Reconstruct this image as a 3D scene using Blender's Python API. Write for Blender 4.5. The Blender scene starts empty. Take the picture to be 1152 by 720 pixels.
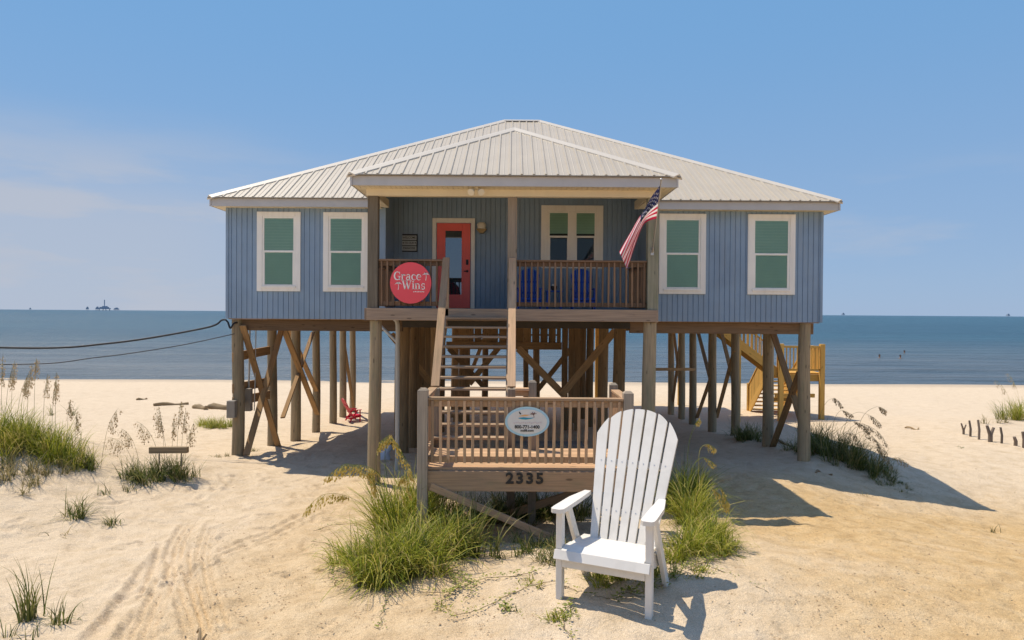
import bpy, bmesh, math, random
import numpy as np
from mathutils import Vector, Matrix, Euler

# ------------------------------------------------------------------ camera, sky, sun, exposure
S = bpy.context.scene
COL = S.collection
R = math.radians
cam_d = bpy.data.cameras.new('camera'); cam = bpy.data.objects.new('camera', cam_d); COL.objects.link(cam)
cam_d.sensor_width = 36; cam_d.lens = 24.0; cam_d.clip_end = 60000; cam_d.clip_start = 0.05
CAM_M = Matrix.Rotation(R(90 - 0.597), 4, 'X') @ Matrix.Rotation(R(0.398), 4, 'Z')
cam.matrix_world = CAM_M
S.camera = cam

SUN_L = Vector((0.377, -0.238, -1.0)).normalized()          # the way the light travels
SUN_EL = math.asin(-SUN_L.z); SUN_AZ = math.atan2(-SUN_L.x, -SUN_L.y)
sun_d = bpy.data.lights.new('sun', 'SUN'); sun = bpy.data.objects.new('sun', sun_d); COL.objects.link(sun)
sun_d.energy = 3.4; sun_d.angle = R(0.5); sun_d.color = (1.0, 0.905, 0.745)
sun.rotation_euler = SUN_L.to_track_quat('-Z', 'Y').to_euler()

W = bpy.data.worlds.new('World'); S.world = W; W.use_nodes = True
wn = W.node_tree; wn.nodes.clear()
def wnode(t, **kw):
    n = wn.nodes.new(t)
    for k, v in kw.items(): setattr(n, k, v)
    return n
sky = wnode('ShaderNodeTexSky', sky_type='NISHITA', sun_disc=False, sun_elevation=SUN_EL,
            sun_rotation=SUN_AZ % (2*math.pi), altitude=0, air_density=1.0, dust_density=0.1, ozone_density=3.0)
bg1 = wnode('ShaderNodeBackground'); bg1.inputs[1].default_value = 0.15
wn.links.new(sky.outputs[0], bg1.inputs[0])
tc = wnode('ShaderNodeTexCoord'); sep = wnode('ShaderNodeSeparateXYZ'); wn.links.new(tc.outputs['Generated'], sep.inputs[0])
def wmap(src, a, b, c, d):
    m = wnode('ShaderNodeMapRange', interpolation_type='SMOOTHSTEP')
    for i, v in enumerate((a, b, c, d)): m.inputs[i+1].default_value = v
    wn.links.new(src, m.inputs[0]); return m.outputs[0]
def wmath(op, a, b):
    m = wnode('ShaderNodeMath', operation=op)
    for i, v in enumerate((a, b)):
        if isinstance(v, (int, float)): m.inputs[i].default_value = v
        else: wn.links.new(v, m.inputs[i])
    return m.outputs[0]
mp = wnode('ShaderNodeMapping'); mp.inputs['Scale'].default_value = (2.2, 2.2, 11.0)
wn.links.new(tc.outputs['Generated'], mp.inputs[0])
nz = wnode('ShaderNodeTexNoise'); nz.inputs['Scale'].default_value = 1.6; nz.inputs['Detail'].default_value = 7; nz.inputs['Roughness'].default_value = 0.55
wn.links.new(mp.outputs[0], nz.inputs['Vector'])
cl = wmap(nz.outputs[0], 0.36, 0.62, 0.35, 1.0)
lo = wmap(sep.outputs[2], 0.27, 0.13, 0.0, 1.0)            # thin cloud lies low over the sea
lf = wmap(sep.outputs[0], -0.12, -0.48, 0.0, 1.0)          # and to the east (left)
base_fill = wmap(sep.outputs[2], 0.24, 0.10, 0.0, 0.72)
cfac = wmath('MULTIPLY', wmath('MULTIPLY', wmath('MAXIMUM', cl, base_fill), lo), wmath('MULTIPLY', lf, 0.88))
wisp = wmath('MULTIPLY', wmath('MULTIPLY', wmap(nz.outputs[0], 0.50, 0.70, 0.0, 0.35), wmap(sep.outputs[0], 0.25, 0.5, 0.0, 1.0)), wmath('MULTIPLY', wmap(sep.outputs[2], 0.22, 0.12, 0.0, 1.0), wmap(sep.outputs[2], 0.03, 0.09, 0.0, 1.0)))
cfac = wmath('MAXIMUM', cfac, wisp)
hz = wmap(sep.outputs[2], 0.62, 0.42, 0.0, 0.94)            # sky colour over the visible band; the brighter sky above is kept for fill
bgh = wnode('ShaderNodeBackground'); hc = wnode('ShaderNodeMix', data_type='RGBA'); hc.inputs[6].default_value = (0.182, 0.270, 0.415, 1); hc.inputs[7].default_value = (0.113, 0.243, 0.432, 1); wn.links.new(wmap(sep.outputs[2], 0.0, 0.42, 0.0, 1.0), hc.inputs[0]); wn.links.new(hc.outputs[2], bgh.inputs[0]); bgh.inputs[1].default_value = 1.0
bg2 = wnode('ShaderNodeBackground'); bg2.inputs[0].default_value = (0.325, 0.350, 0.408, 1); bg2.inputs[1].default_value = 1.0
mh = wnode('ShaderNodeMixShader'); mx = wnode('ShaderNodeMixShader'); wo = wnode('ShaderNodeOutputWorld')
wn.links.new(hz, mh.inputs[0]); wn.links.new(bg1.outputs[0], mh.inputs[1]); wn.links.new(bgh.outputs[0], mh.inputs[2])
wn.links.new(cfac, mx.inputs[0]); wn.links.new(mh.outputs[0], mx.inputs[1]); wn.links.new(bg2.outputs[0], mx.inputs[2])
wn.links.new(mx.outputs[0], wo.inputs[0])
S.view_settings.view_transform = 'Standard'; S.view_settings.look = 'None'
S.view_settings.exposure = 0.60; S.view_settings.gamma = 1
S.view_settings.use_curve_mapping = False

# ------------------------------------------------------------------ picture helpers: a pixel of the 1152x720 photo -> a point at depth D
F = 768.0
C3 = CAM_M.to_3x3()
def ray(px, py): return (C3 @ Vector(((px-576)/F, (360-py)/F, -1)))
def P(px, py, D):
    r = ray(px, py); return r * (D / r.y)

# ------------------------------------------------------------------ terrain
rng = np.random.default_rng(7)
_LAT = rng.random((256, 256))
def vnoise(x, y):
    xi = np.floor(x).astype(int); yi = np.floor(y).astype(int)
    fx = x-xi; fy = y-yi; fx = fx*fx*(3-2*fx); fy = fy*fy*(3-2*fy)
    g = lambda a, b: _LAT[a % 256, b % 256]
    return (g(xi, yi)*(1-fx)+g(xi+1, yi)*fx)*(1-fy)+(g(xi, yi+1)*(1-fx)+g(xi+1, yi+1)*fx)*fy - 0.5
PY = [-400, 5, 8, 10, 12, 16, 18.2, 20.2, 22.3, 26, 32, 38, 45.6, 52, 80, 200]
PZ = [-3.3, -3.17, -3.2, -3.33, -3.44, -3.5, -3.62, -3.78, -3.95, -4.05, -4.2, -4.34, -4.6, -5.0, -6, -9]
def gauss(x, y, cx, cy, sx, sy): return np.exp(-0.5*(((x-cx)/sx)**2+((y-cy)/sy)**2))
def base_z(x, y):
    x = np.asarray(x, float); y = np.asarray(y, float)
    z = (np.interp(y-0.6, PY, PZ)+np.interp(y, PY, PZ)+np.interp(y+0.6, PY, PZ))/3
    z = z + 0.20*gauss(x, y, 0.7, 8.0, 2.3, 1.7)
    z = z - 0.11*np.clip(x-5.0, 0, 5.5)*np.exp(-0.5*((y-13.6)/3.0)**2)
    z = z + 1.25*gauss(x, y, -10.6, 13.4, 1.7, 1.7) + 0.35*gauss(x, y, -8.6, 11.6, 1.5, 1.2)
    z = z + 0.26*gauss(x, y, -6.9, 13.6, 1.3, 0.9)
    z = z + 0.45*gauss(x, y, 17.5, 23.5, 2.6, 2.2)
    z = z + 0.30*gauss(x, y, 8.2, 16.6, 1.3, 1.2) + 0.2*gauss(x, y, 6.9, 19.5, 1.5, 1.2)
    w = np.clip((44-y)/10, 0, 1)
    z = z + w*(0.16*vnoise(x*0.33+3.1, y*0.33+8.2) + 0.07*vnoise(x*0.9, y*0.9))
    return z
def gz(x, y): return float(base_z(x, y))
def ground_at(px, py):
    r = ray(px, py); t = 4.0
    while t < 80:
        p = r*(t/r.y)
        if p.z <= gz(p.x, p.y): break
        t += 0.3
    lo, hi = t-0.3, t
    for _ in range(7):
        t = (lo+hi)/2; p = r*(t/r.y)
        if p.z <= gz(p.x, p.y): hi = t
        else: lo = t
    return Vector((p.x, p.y, gz(p.x, p.y)))

# ------------------------------------------------------------------ mesh builder and object helpers
rnd = random.Random(3)
class MB:
    def __init__(self): self.v = []; self.f = []; self.g = []; self.r = []; self.m = []; self.sm = []
    def add(self, vs, fs, gc=None, r=None, mi=0, smooth=False):
        b = len(self.v); r = rnd.random() if r is None else r
        off = r*53.0
        for i, p in enumerate(vs):
            self.v.append(tuple(p)); q = gc[i] if gc else p
            self.g.append((q[0]+off, q[1]+off*0.37, q[2]+off*0.11)); self.r.append(r)
        for f in fs:
            self.f.append(tuple(b+i for i in f)); self.m.append(mi); self.sm.append(smooth)
    def box(self, x0, x1, y0, y1, z0, z1, mi=0, r=None):
        c = Vector(((x0+x1)/2, (y0+y1)/2, (z0+z1)/2)); h = Vector((abs(x1-x0)/2, abs(y1-y0)/2, abs(z1-z0)/2))
        self.obox(c, Matrix.Identity(3), h, mi, r)
    def obox(self, c, M, h, mi=0, r=None):
        ax = max(range(3), key=lambda i: h[i])
        b = min(0.006, min(h)*0.22)                           # small chamfer so that edges catch light
        vs = []; gc = []
        for sx in (-1, 1):
            for sy in (-1, 1):
                for sz in (-1, 1):
                    for k in range(3):
                        l = Vector((sx*(h[0]-b), sy*(h[1]-b), sz*(h[2]-b)))
                        l[k] = (sx, sy, sz)[k]*h[k]
                        vs.append(c + M @ l)
                        o = [l[ax], l[(ax+1) % 3], l[(ax+2) % 3]]; gc.append(o)
        idx = lambda sx, sy, sz, k: (((sx > 0)*4+(sy > 0)*2+(sz > 0))*3+k)
        fs = []
        for k in range(3):
            for s in (-1, 1):
                q = []
                for a, bb in ((-1, -1), (1, -1), (1, 1), (-1, 1)):
                    t = [0, 0, 0]; t[k] = s; t[(k+1) % 3] = a; t[(k+2) % 3] = bb
                    q.append(idx(*t, k))
                fs.append(q if s > 0 else q[::-1])
        for k in range(3):                                     # edges along axis k
            i, j = (k+1) % 3, (k+2) % 3
            for a in (-1, 1):
                for bb in (-1, 1):
                    q = []
                    for s, w in ((-1, i), (1, i), (1, j), (-1, j)):
                        t = [0, 0, 0]; t[k] = s; t[i] = a; t[j] = bb
                        q.append(idx(*t, w))
                    fs.append(q if a*bb < 0 else q[::-1])
        for sx in (-1, 1):
            for sy in (-1, 1):
                for sz in (-1, 1):
                    q = [idx(sx, sy, sz, k) for k in range(3)]
                    fs.append(q if sx*sy*sz > 0 else q[::-1])
        self.add(vs, fs, gc, r, mi)
    def beam(self, p0, p1, w, t, up=(0, 0, 1), mi=0, r=None):     # w across, t along 'up'
        p0 = Vector(p0); p1 = Vector(p1); d = (p1-p0); L = d.length; d.normalize()
        u = Vector(up); s = d.cross(u)
        if s.length < 1e-4: s = d.cross(Vector((0, 1, 0)))
        s.normalize(); n = s.cross(d)
        M = Matrix((d, s, n)).transposed()
        self.obox((p0+p1)/2, M, Vector((L/2, w/2, t/2)), mi, r)
    def tube(self, pts, rads, n=10, mi=0, cap=True, r=None, wob=0.0):
        pts = [Vector(p) for p in pts]
        if not isinstance(rads, (list, tuple)): rads = [rads]*len(pts)
        vs = []; gc = []; L = 0
        ref = Vector((0.3, 1, 0.2)).normalized()
        for i, p in enumerate(pts):
            d = (pts[min(i+1, len(pts)-1)]-pts[max(i-1, 0)]).normalized()
            a = d.cross(ref)
            if a.length < 1e-3: a = d.cross(Vector((1, 0, 0)))
            a.normalize(); b = d.cross(a)
            if i: L += (pts[i]-pts[i-1]).length
            for k in range(n):
                th = 2*math.pi*k/n; rr = rads[i]*(1+wob*(rnd.random()-0.5))
                vs.append(p + (a*math.cos(th)+b*math.sin(th))*rr)
                gc.append((L, rads[i]*math.cos(th), rads[i]*math.sin(th)))
        fs = []
        for i in range(len(pts)-1):
            for k in range(n):
                fs.append((i*n+k, i*n+(k+1) % n, (i+1)*n+(k+1) % n, (i+1)*n+k))
        self.add(vs, fs, gc, r, mi, True)
        if cap:
            self.add([vs[k] for k in range(n)], [tuple(range(n))[::-1]], [gc[k] for k in range(n)], 0.5, mi)
            self.add(vs[-n:], [tuple(range(n))], gc[-n:], 0.5, mi)
    def prism(self, poly, axis, a0, a1, mi=0, r=None):          # poly: 2D points in the other two axes (x,z for y)
        n = len(poly)
        def p3(q, a): return {'x': (a, q[0], q[1]), 'y': (q[0], a, q[1]), 'z': (q[0], q[1], a)}[axis]
        vs = [p3(q, a0) for q in poly]+[p3(q, a1) for q in poly]
        fs = [tuple(range(n)), tuple(range(2*n-1, n-1, -1))]
        for i in range(n): fs.append((i, i+n, (i+1) % n+n, (i+1) % n))
        self.add(vs, fs, None, r, mi)
    def ellipsoid(self, c, rx, ry, rz, n=14, m=9, mi=0, wob=0.0, r=None):
        vs = []; fs = []
        for j in range(m+1):
            ph = math.pi*j/m
            for k in range(n):
                th = 2*math.pi*k/n; q = 1+wob*(rnd.random()-0.5)
                vs.append((c[0]+rx*q*math.sin(ph)*math.cos(th), c[1]+ry*q*math.sin(ph)*math.sin(th), c[2]+rz*q*math.cos(ph)))
        for j in range(m):
            for k in range(n): fs.append((j*n+k, (j+1)*n+k, (j+1)*n+(k+1) % n, j*n+(k+1) % n))
        self.add(vs, fs, None, r, mi, True)
    def build(self, name, mat, parent=None, local=False, fix=False):
        me = bpy.data.meshes.new(name)
        off = Vector((0, 0, 0))
        if parent is not None and not local:
            q = parent
            while q is not None: off += q.location; q = q.parent
        if off.length: me.from_pydata([(a-off.x, b-off.y, c-off.z) for a, b, c in self.v], [], self.f)
        else: me.from_pydata(self.v, [], self.f)
        at = me.attributes.new('gc', 'FLOAT_VECTOR', 'POINT'); at.data.foreach_set('vector', np.array(self.g, 'f').ravel())
        ar = me.attributes.new('rnd', 'FLOAT', 'POINT'); ar.data.foreach_set('value', np.array(self.r, 'f'))
        for m in (mat if isinstance(mat, (list, tuple)) else [mat]): me.materials.append(m)
        me.polygons.foreach_set('material_index', self.m)
        me.polygons.foreach_set('use_smooth', self.sm)
        if fix:
            bm = bmesh.new(); bm.from_mesh(me); bmesh.ops.recalc_face_normals(bm, faces=bm.faces); bm.to_mesh(me); bm.free()
        me.update()
        o = bpy.data.objects.new(name, me); COL.objects.link(o)
        if parent is not None: o.parent = parent
        return o

def tag(o, label=None, cat=None, group=None, kind=None):
    if label: o['label'] = label
    if cat: o['category'] = cat
    if group: o['group'] = group
    if kind: o['kind'] = kind
    return o
def thing(name, loc, label, cat, group=None, rz=0):
    o = bpy.data.objects.new(name, None); COL.objects.link(o); o.location = loc; o.rotation_euler.z = rz
    o.empty_display_size = 0.2
    return tag(o, label, cat, group)
def copy_tree(o, parent=None):
    c = o.copy(); COL.objects.link(c); c.parent = parent
    for ch in list(o.children): copy_tree(ch, c)
    return c

# ------------------------------------------------------------------ materials
def new_mat(name):
    m = bpy.data.materials.new(name); m.use_nodes = True; nt = m.node_tree
    b = nt.nodes['Principled BSDF']; return m, nt, b
def N(nt, t, **kw):
    n = nt.nodes.new(t)
    for k, v in kw.items(): setattr(n, k, v)
    return n
def ramp(nt, src, stops):
    n = N(nt, 'ShaderNodeValToRGB'); e = n.color_ramp.elements
    while len(e) < len(stops): e.new(0.5)
    for i, (p, c) in enumerate(stops): e[i].position = p; e[i].color = (*c, 1)
    nt.links.new(src, n.inputs[0]); return n.outputs[0]
def mixc(nt, fac, a, b, mode='MIX'):
    n = N(nt, 'ShaderNodeMix', data_type='RGBA', blend_type=mode)
    for i, v in ((0, fac), (6, a), (7, b)):
        if isinstance(v, (int, float)): n.inputs[i].default_value = v
        elif isinstance(v, tuple): n.inputs[i].default_value = (*v, 1)
        else: nt.links.new(v, n.inputs[i])
    return n.outputs[2]
def mathn(nt, op, a, b=0.0):
    n = N(nt, 'ShaderNodeMath', operation=op)
    for i, v in enumerate((a, b)):
        if isinstance(v, (int, float)): n.inputs[i].default_value = v
        else: nt.links.new(v, n.inputs[i])
    return n.outputs[0]
def noise(nt, vec, scale, detail=4, rough=0.55, vs=None):
    if vs is not None:
        m = N(nt, 'ShaderNodeMapping'); m.inputs['Scale'].default_value = vs; nt.links.new(vec, m.inputs[0]); vec = m.outputs[0]
    n = N(nt, 'ShaderNodeTexNoise'); n.inputs['Scale'].default_value = scale; n.inputs['Detail'].default_value = detail
    n.inputs['Roughness'].default_value = rough; nt.links.new(vec, n.inputs['Vector']); return n.outputs[0]
def bump(nt, b, h, strength, dist):
    n = N(nt, 'ShaderNodeBump'); n.inputs['Strength'].default_value = strength; n.inputs['Distance'].default_value = dist
    nt.links.new(h, n.inputs['Height']); nt.links.new(n.outputs[0], b.inputs['Normal'])
def attr(nt, name, fac=False):
    n = N(nt, 'ShaderNodeAttribute', attribute_name=name); return n.outputs['Fac' if fac else 'Vector']
def scale_c(c, k): return tuple(min(1, x*k) for x in c)

def wood(name, c, var=0.45, rough=0.85, stain=(0.16, 0.15, 0.13), stain_amt=0.45, green=0.0):
    m, nt, b = new_mat(name); g = attr(nt, 'gc'); rn = attr(nt, 'rnd', True)
    grain = noise(nt, g, 1.0, 6, 0.6, (1.6, 42, 42))
    col = ramp(nt, grain, [(0.25, scale_c(c, 1-var)), (0.5, c), (0.78, scale_c(c, 1+var*0.6))])
    big = noise(nt, g, 1.0, 4, 0.6, (0.9, 5, 5))
    f = N(nt, 'ShaderNodeMapRange'); f.inputs[1].default_value = 0.45; f.inputs[2].default_value = 0.72
    f.inputs[4].default_value = stain_amt; nt.links.new(big, f.inputs[0])
    col = mixc(nt, f.outputs[0], col, stain)
    if green:
        gn = noise(nt, g, 1.0, 3, 0.6, (2.2, 7, 7)); f2 = N(nt, 'ShaderNodeMapRange')
        f2.inputs[1].default_value = 0.5; f2.inputs[2].default_value = 0.7; f2.inputs[4].default_value = green
        nt.links.new(gn, f2.inputs[0]); col = mixc(nt, f2.outputs[0], col, (0.20, 0.22, 0.11))
    vo = N(nt, 'ShaderNodeTexVoronoi'); vo.inputs['Scale'].default_value = 1.0                 # knots
    mpn = N(nt, 'ShaderNodeMapping'); mpn.inputs['Scale'].default_value = (2.6, 9, 9); nt.links.new(g, mpn.inputs[0]); nt.links.new(mpn.outputs[0], vo.inputs['Vector'])
    kf = N(nt, 'ShaderNodeMapRange'); kf.inputs[1].default_value = 0.09; kf.inputs[2].default_value = 0.16; kf.inputs[3].default_value = 0.75; kf.inputs[4].default_value = 0.0
    nt.links.new(vo.outputs['Distance'], kf.inputs[0]); col = mixc(nt, kf.outputs[0], col, scale_c(c, 0.3))
    k = N(nt, 'ShaderNodeMapRange'); k.inputs[3].default_value = 0.72; k.inputs[4].default_value = 1.22; nt.links.new(rn, k.inputs[0])
    hsv = N(nt, 'ShaderNodeHueSaturation'); nt.links.new(k.outputs[0], hsv.inputs['Value']); nt.links.new(col, hsv.inputs['Color'])
    nt.links.new(hsv.outputs[0], b.inputs['Base Color'])
    b.inputs['Roughness'].default_value = rough; b.inputs['Specular IOR Level'].default_value = 0.25
    bump(nt, b, grain, 0.5, 0.004); return m

def paint(name, c, rough=0.5, var=0.10, scale=3.0, dirt=None, dirt_amt=0.0, metal=0.0, bumpy=0.0, spec=0.4, streak=False):
    m, nt, b = new_mat(name); g = N(nt, 'ShaderNodeTexCoord').outputs['Object']
    n = noise(nt, g, scale, 6, 0.6)
    col = ramp(nt, n, [(0.25, scale_c(c, 1-var)), (0.75, scale_c(c, 1+var))])
    if dirt:
        n2 = noise(nt, g, 1.0, 6, 0.65, (7, 7, 0.7) if streak else (2.5, 2.5, 2.5))
        f = N(nt, 'ShaderNodeMapRange'); f.inputs[1].default_value = 0.48; f.inputs[2].default_value = 0.75; f.inputs[4].default_value = dirt_amt
        nt.links.new(n2, f.inputs[0]); col = mixc(nt, f.outputs[0], col, dirt)
    nt.links.new(col, b.inputs['Base Color'])
    b.inputs['Roughness'].default_value = rough; b.inputs['Metallic'].default_value = metal; b.inputs['Specular IOR Level'].default_value = spec
    if bumpy: bump(nt, b, noise(nt, g, 60, 3), bumpy, 0.003)
    return m

def leaf_mat(name, stops, trans=0.35, rough=0.55):
    m, nt, b = new_mat(name); rn = attr(nt, 'rnd', True)
    g = N(nt, 'ShaderNodeTexCoord').outputs['Object']
    f = mathn(nt, 'ADD', mathn(nt, 'MULTIPLY', rn, 0.75), mathn(nt, 'MULTIPLY', noise(nt, g, 2.0, 2), 0.25))
    col = ramp(nt, f, stops)
    nt.links.new(col, b.inputs['Base Color']); b.inputs['Roughness'].default_value = rough; b.inputs['Specular IOR Level'].default_value = 0.25
    t = N(nt, 'ShaderNodeBsdfTranslucent'); nt.links.new(col, t.inputs[0])
    mix = N(nt, 'ShaderNodeMixShader'); mix.inputs[0].default_value = trans
    nt.links.new(b.outputs[0], mix.inputs[1]); nt.links.new(t.outputs[0], mix.inputs[2])
    nt.links.new(mix.outputs[0], nt.nodes['Material Output'].inputs[0]); return m

def glass(name, tint, refl=1.0):
    m, nt, b = new_mat(name); nt.nodes.remove(b)
    fr = N(nt, 'ShaderNodeFresnel'); fr.inputs[0].default_value = 1.5
    t = N(nt, 'ShaderNodeBsdfTransparent'); t.inputs[0].default_value = (*tint, 1)
    g = N(nt, 'ShaderNodeBsdfGlossy'); g.inputs['Roughness'].default_value = 0.015
    mix = N(nt, 'ShaderNodeMixShader'); nt.links.new(mathn(nt, 'MULTIPLY', fr.outputs[0], refl), mix.inputs[0])
    nt.links.new(t.outputs[0], mix.inputs[1]); nt.links.new(g.outputs[0], mix.inputs[2])
    nt.links.new(mix.outputs[0], nt.nodes['Material Output'].inputs[0]); return m

M_SIDING = paint('blue_siding', (0.24, 0.33, 0.435), 0.6, 0.12, 1.3, (0.29, 0.34, 0.385), 0.5, streak=True)
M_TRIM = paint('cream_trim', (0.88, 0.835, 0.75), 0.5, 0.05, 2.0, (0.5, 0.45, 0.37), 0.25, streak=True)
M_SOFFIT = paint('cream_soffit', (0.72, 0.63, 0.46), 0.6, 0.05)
M_FASCIA = paint('grey_fascia', (0.50, 0.485, 0.47), 0.45, 0.06, 2.0, (0.35, 0.34, 0.32), 0.25)
M_ROOF = paint('roof_metal', (0.455, 0.385, 0.285), 0.42, 0.07, 0.8, (0.40, 0.335, 0.25), 0.4, spec=0.4)
M_DRIP = paint('drip_edge_metal', (0.27, 0.235, 0.19), 0.5, 0.08)
M_CAP = paint('roof_cap_metal', (0.56, 0.49, 0.39), 0.4, 0.06, 1.0)
M_DOOR = paint('red_door_paint', (0.86, 0.135, 0.105), 0.4, 0.06)
M_REDSIGN = paint('red_sign_paint', (0.86, 0.085, 0.105), 0.45, 0.04)
M_WHITE = paint('white_paint', (0.73, 0.685, 0.615), 0.4, 0.04, 2.0, (0.50, 0.46, 0.39), 0.5)
M_LETTER = paint('white_lettering', (0.85, 0.80, 0.74), 0.5, 0.03)
M_BLACK = paint('black_metal', (0.02, 0.02, 0.022), 0.5, 0.1)
M_BLACKTXT = paint('black_lettering', (0.03, 0.025, 0.02), 0.6, 0.05)
M_SHADEGIRDER = paint('shade_painted_girder', (0.07, 0.06, 0.05), 0.9, 0.2)  # near-black wood that paints in the shade under the porch floor
M_WOOD = wood('weathered_deck_wood', (0.40, 0.27, 0.165), 0.4, stain=(0.20, 0.17, 0.14))
M_WOODLAND = wood('warm_landing_wood', (0.52, 0.325, 0.185), 0.35, stain=(0.30, 0.22, 0.15), stain_amt=0.4, green=0.25)
M_LEFTPOST = wood('dark_post_wood', (0.20, 0.165, 0.12), 0.4, stain=(0.11, 0.10, 0.07))
M_RIGHTPOST = wood('green_post_wood', (0.30, 0.28, 0.20), 0.4, stain=(0.20, 0.19, 0.13), green=0.5)
M_RAILWOOD = wood('brown_rail_wood', (0.22, 0.135, 0.08), 0.4, stain=(0.18, 0.13, 0.09))
M_GIRDER = wood('dark_girder_wood', (0.20, 0.125, 0.07), 0.4, stain=(0.10, 0.07, 0.045))
M_PILEBR = wood('brown_inner_pile_wood', (0.31, 0.20, 0.10), 0.45, stain=(0.14, 0.10, 0.06), stain_amt=0.55)
M_GREYWOOD = wood('grey_post_wood', (0.36, 0.285, 0.21), 0.4, stain=(0.20, 0.18, 0.16), green=0.15)
M_RIM = wood('rim_wood', (0.38, 0.27, 0.185), 0.35, stain=(0.24, 0.19, 0.15))
M_PILE = wood('round_pile_wood', (0.37, 0.28, 0.17), 0.45, stain=(0.20, 0.17, 0.12), stain_amt=0.55, green=0.3)
M_DARKWOOD = wood('brown_timber', (0.36, 0.22, 0.105), 0.4, stain=(0.17, 0.11, 0.06))
M_BRACE = wood('bolted_brace_wood', (0.38, 0.23, 0.105), 0.4, stain=(0.15, 0.10, 0.07))
M_YELLOW = wood('new_yellow_wood', (0.62, 0.36, 0.09), 0.25, stain=(0.45, 0.26, 0.08), stain_amt=0.35)
M_DRIFT = wood('driftwood', (0.33, 0.235, 0.13), 0.5, stain=(0.16, 0.13, 0.09))
M_STAKE = wood('grey_stake_wood', (0.22, 0.17, 0.13), 0.5)
M_BLIND = paint('green_blind', (0.38, 0.55, 0.45), 0.6, 0.04)
M_GLASS = glass('window_glass', (0.86, 0.94, 0.90), 1.0)
M_ROOMSHADE = paint('painted_room_shade', (0.035, 0.05, 0.06), 0.7, 0.1)
M_DOORGLASS, _nt, _b = new_mat('door_glass'); _b.inputs['Base Color'].default_value = (0.012, 0.03, 0.04, 1); _b.inputs['Roughness'].default_value = 0.02
_b.inputs['Specular IOR Level'].default_value = 1.0; _b.inputs['Coat Weight'].default_value = 1.0; _b.inputs['Coat IOR'].default_value = 2.0
M_BLUECHAIR = paint('blue_chair_plastic', (0.015, 0.075, 0.42), 0.45, 0.08)
M_REDCHAIR = paint('red_chair_plastic', (0.60, 0.012, 0.045), 0.45, 0.08)
M_PVC = paint('grey_conduit', (0.47, 0.45, 0.40), 0.5, 0.06)
M_BRASS = paint('tarnished_brass', (0.32, 0.22, 0.10), 0.4, 0.15, metal=0.7)
M_LAMPGLASS = paint('frosted_lamp_glass', (0.72, 0.66, 0.52), 0.3, 0.05)
M_FLAGR = paint('flag_red', (0.55, 0.02, 0.07), 0.7, 0.05); M_FLAGW = paint('flag_white', (0.80, 0.76, 0.76), 0.7, 0.04); M_FLAGB = paint('flag_navy', (0.015, 0.02, 0.08), 0.7, 0.05)
for _m in (M_FLAGR, M_FLAGW, M_FLAGB):
    nt = _m.node_tree; b = nt.nodes['Principled BSDF']; t = N(nt, 'ShaderNodeBsdfTranslucent'); nt.links.new(b.inputs['Base Color'].links[0].from_socket, t.inputs[0])
    mix = N(nt, 'ShaderNodeMixShader'); mix.inputs[0].default_value = 0.4; nt.links.new(b.outputs[0], mix.inputs[1]); nt.links.new(t.outputs[0], mix.inputs[2])
    nt.links.new(mix.outputs[0], nt.nodes['Material Output'].inputs[0])
M_ALU = paint('pole_metal', (0.55, 0.52, 0.48), 0.35, 0.05, metal=0.8)
M_TEAL = paint('sign_teal', (0.02, 0.30, 0.42), 0.5, 0.05); M_ORANGE = paint('sign_orange', (0.85, 0.42, 0.15), 0.5, 0.05)
M_PALEBLUE = paint('sign_rim_blue', (0.42, 0.62, 0.68), 0.5, 0.05); M_BROWNSIGN = paint('sign_brown', (0.22, 0.10, 0.07), 0.5, 0.05)
M_GREYPLAQUE = paint('grey_plaque', (0.42, 0.44, 0.42), 0.7, 0.12)
M_PINKTXT = paint('sign_pink_lettering', (0.66, 0.52, 0.50), 0.5, 0.05)
M_SKIN = paint('skin', (0.33, 0.17, 0.10), 0.5, 0.05); M_HAIR = paint('dark_hair', (0.025, 0.018, 0.014), 0.6, 0.1); M_SWIM = paint('dark_swimwear', (0.03, 0.04, 0.07), 0.6, 0.1)
M_HAZYRIG = paint('haze_tinted_rig', (0.30, 0.35, 0.42), 0.7, 0.1)  # distance haze mixed into the steel colour
M_BAG = paint('white_sack_cloth', (0.55, 0.56, 0.60), 0.7, 0.06, bumpy=0.3)
M_CABLE = paint('black_cable', (0.018, 0.018, 0.02), 0.6, 0.05)
M_BOXGREY = paint('grey_meter_box', (0.25, 0.22, 0.18), 0.5, 0.08)
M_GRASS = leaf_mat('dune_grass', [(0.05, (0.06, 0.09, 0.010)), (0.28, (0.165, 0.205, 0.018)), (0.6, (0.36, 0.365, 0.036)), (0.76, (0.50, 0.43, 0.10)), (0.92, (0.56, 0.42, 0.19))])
M_GRASSDK = leaf_mat('dark_dune_grass', [(0.05, (0.04, 0.06, 0.012)), (0.45, (0.11, 0.14, 0.028)), (0.68, (0.22, 0.22, 0.06)), (0.9, (0.40, 0.31, 0.15))])  # darker olive grass, on open sand as well as under the landing
M_GRASSDRY = leaf_mat('dry_dune_grass', [(0.05, (0.12, 0.12, 0.045)), (0.5, (0.26, 0.22, 0.09)), (0.9, (0.45, 0.36, 0.18))])
M_SEED = leaf_mat('sea_oat_seeds', [(0.05, (0.46, 0.31, 0.06)), (0.5, (0.66, 0.49, 0.12)), (0.9, (0.74, 0.60, 0.24))], 0.3)
M_SEEDBR = leaf_mat('brown_sea_oat_seeds', [(0.05, (0.36, 0.24, 0.12)), (0.5, (0.54, 0.39, 0.22)), (0.9, (0.68, 0.53, 0.33))], 0.3)
M_VINE = leaf_mat('vine_leaves', [(0.05, (0.10, 0.13, 0.02)), (0.5, (0.22, 0.25, 0.04)), (0.9, (0.42, 0.37, 0.10))], 0.3)
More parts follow.
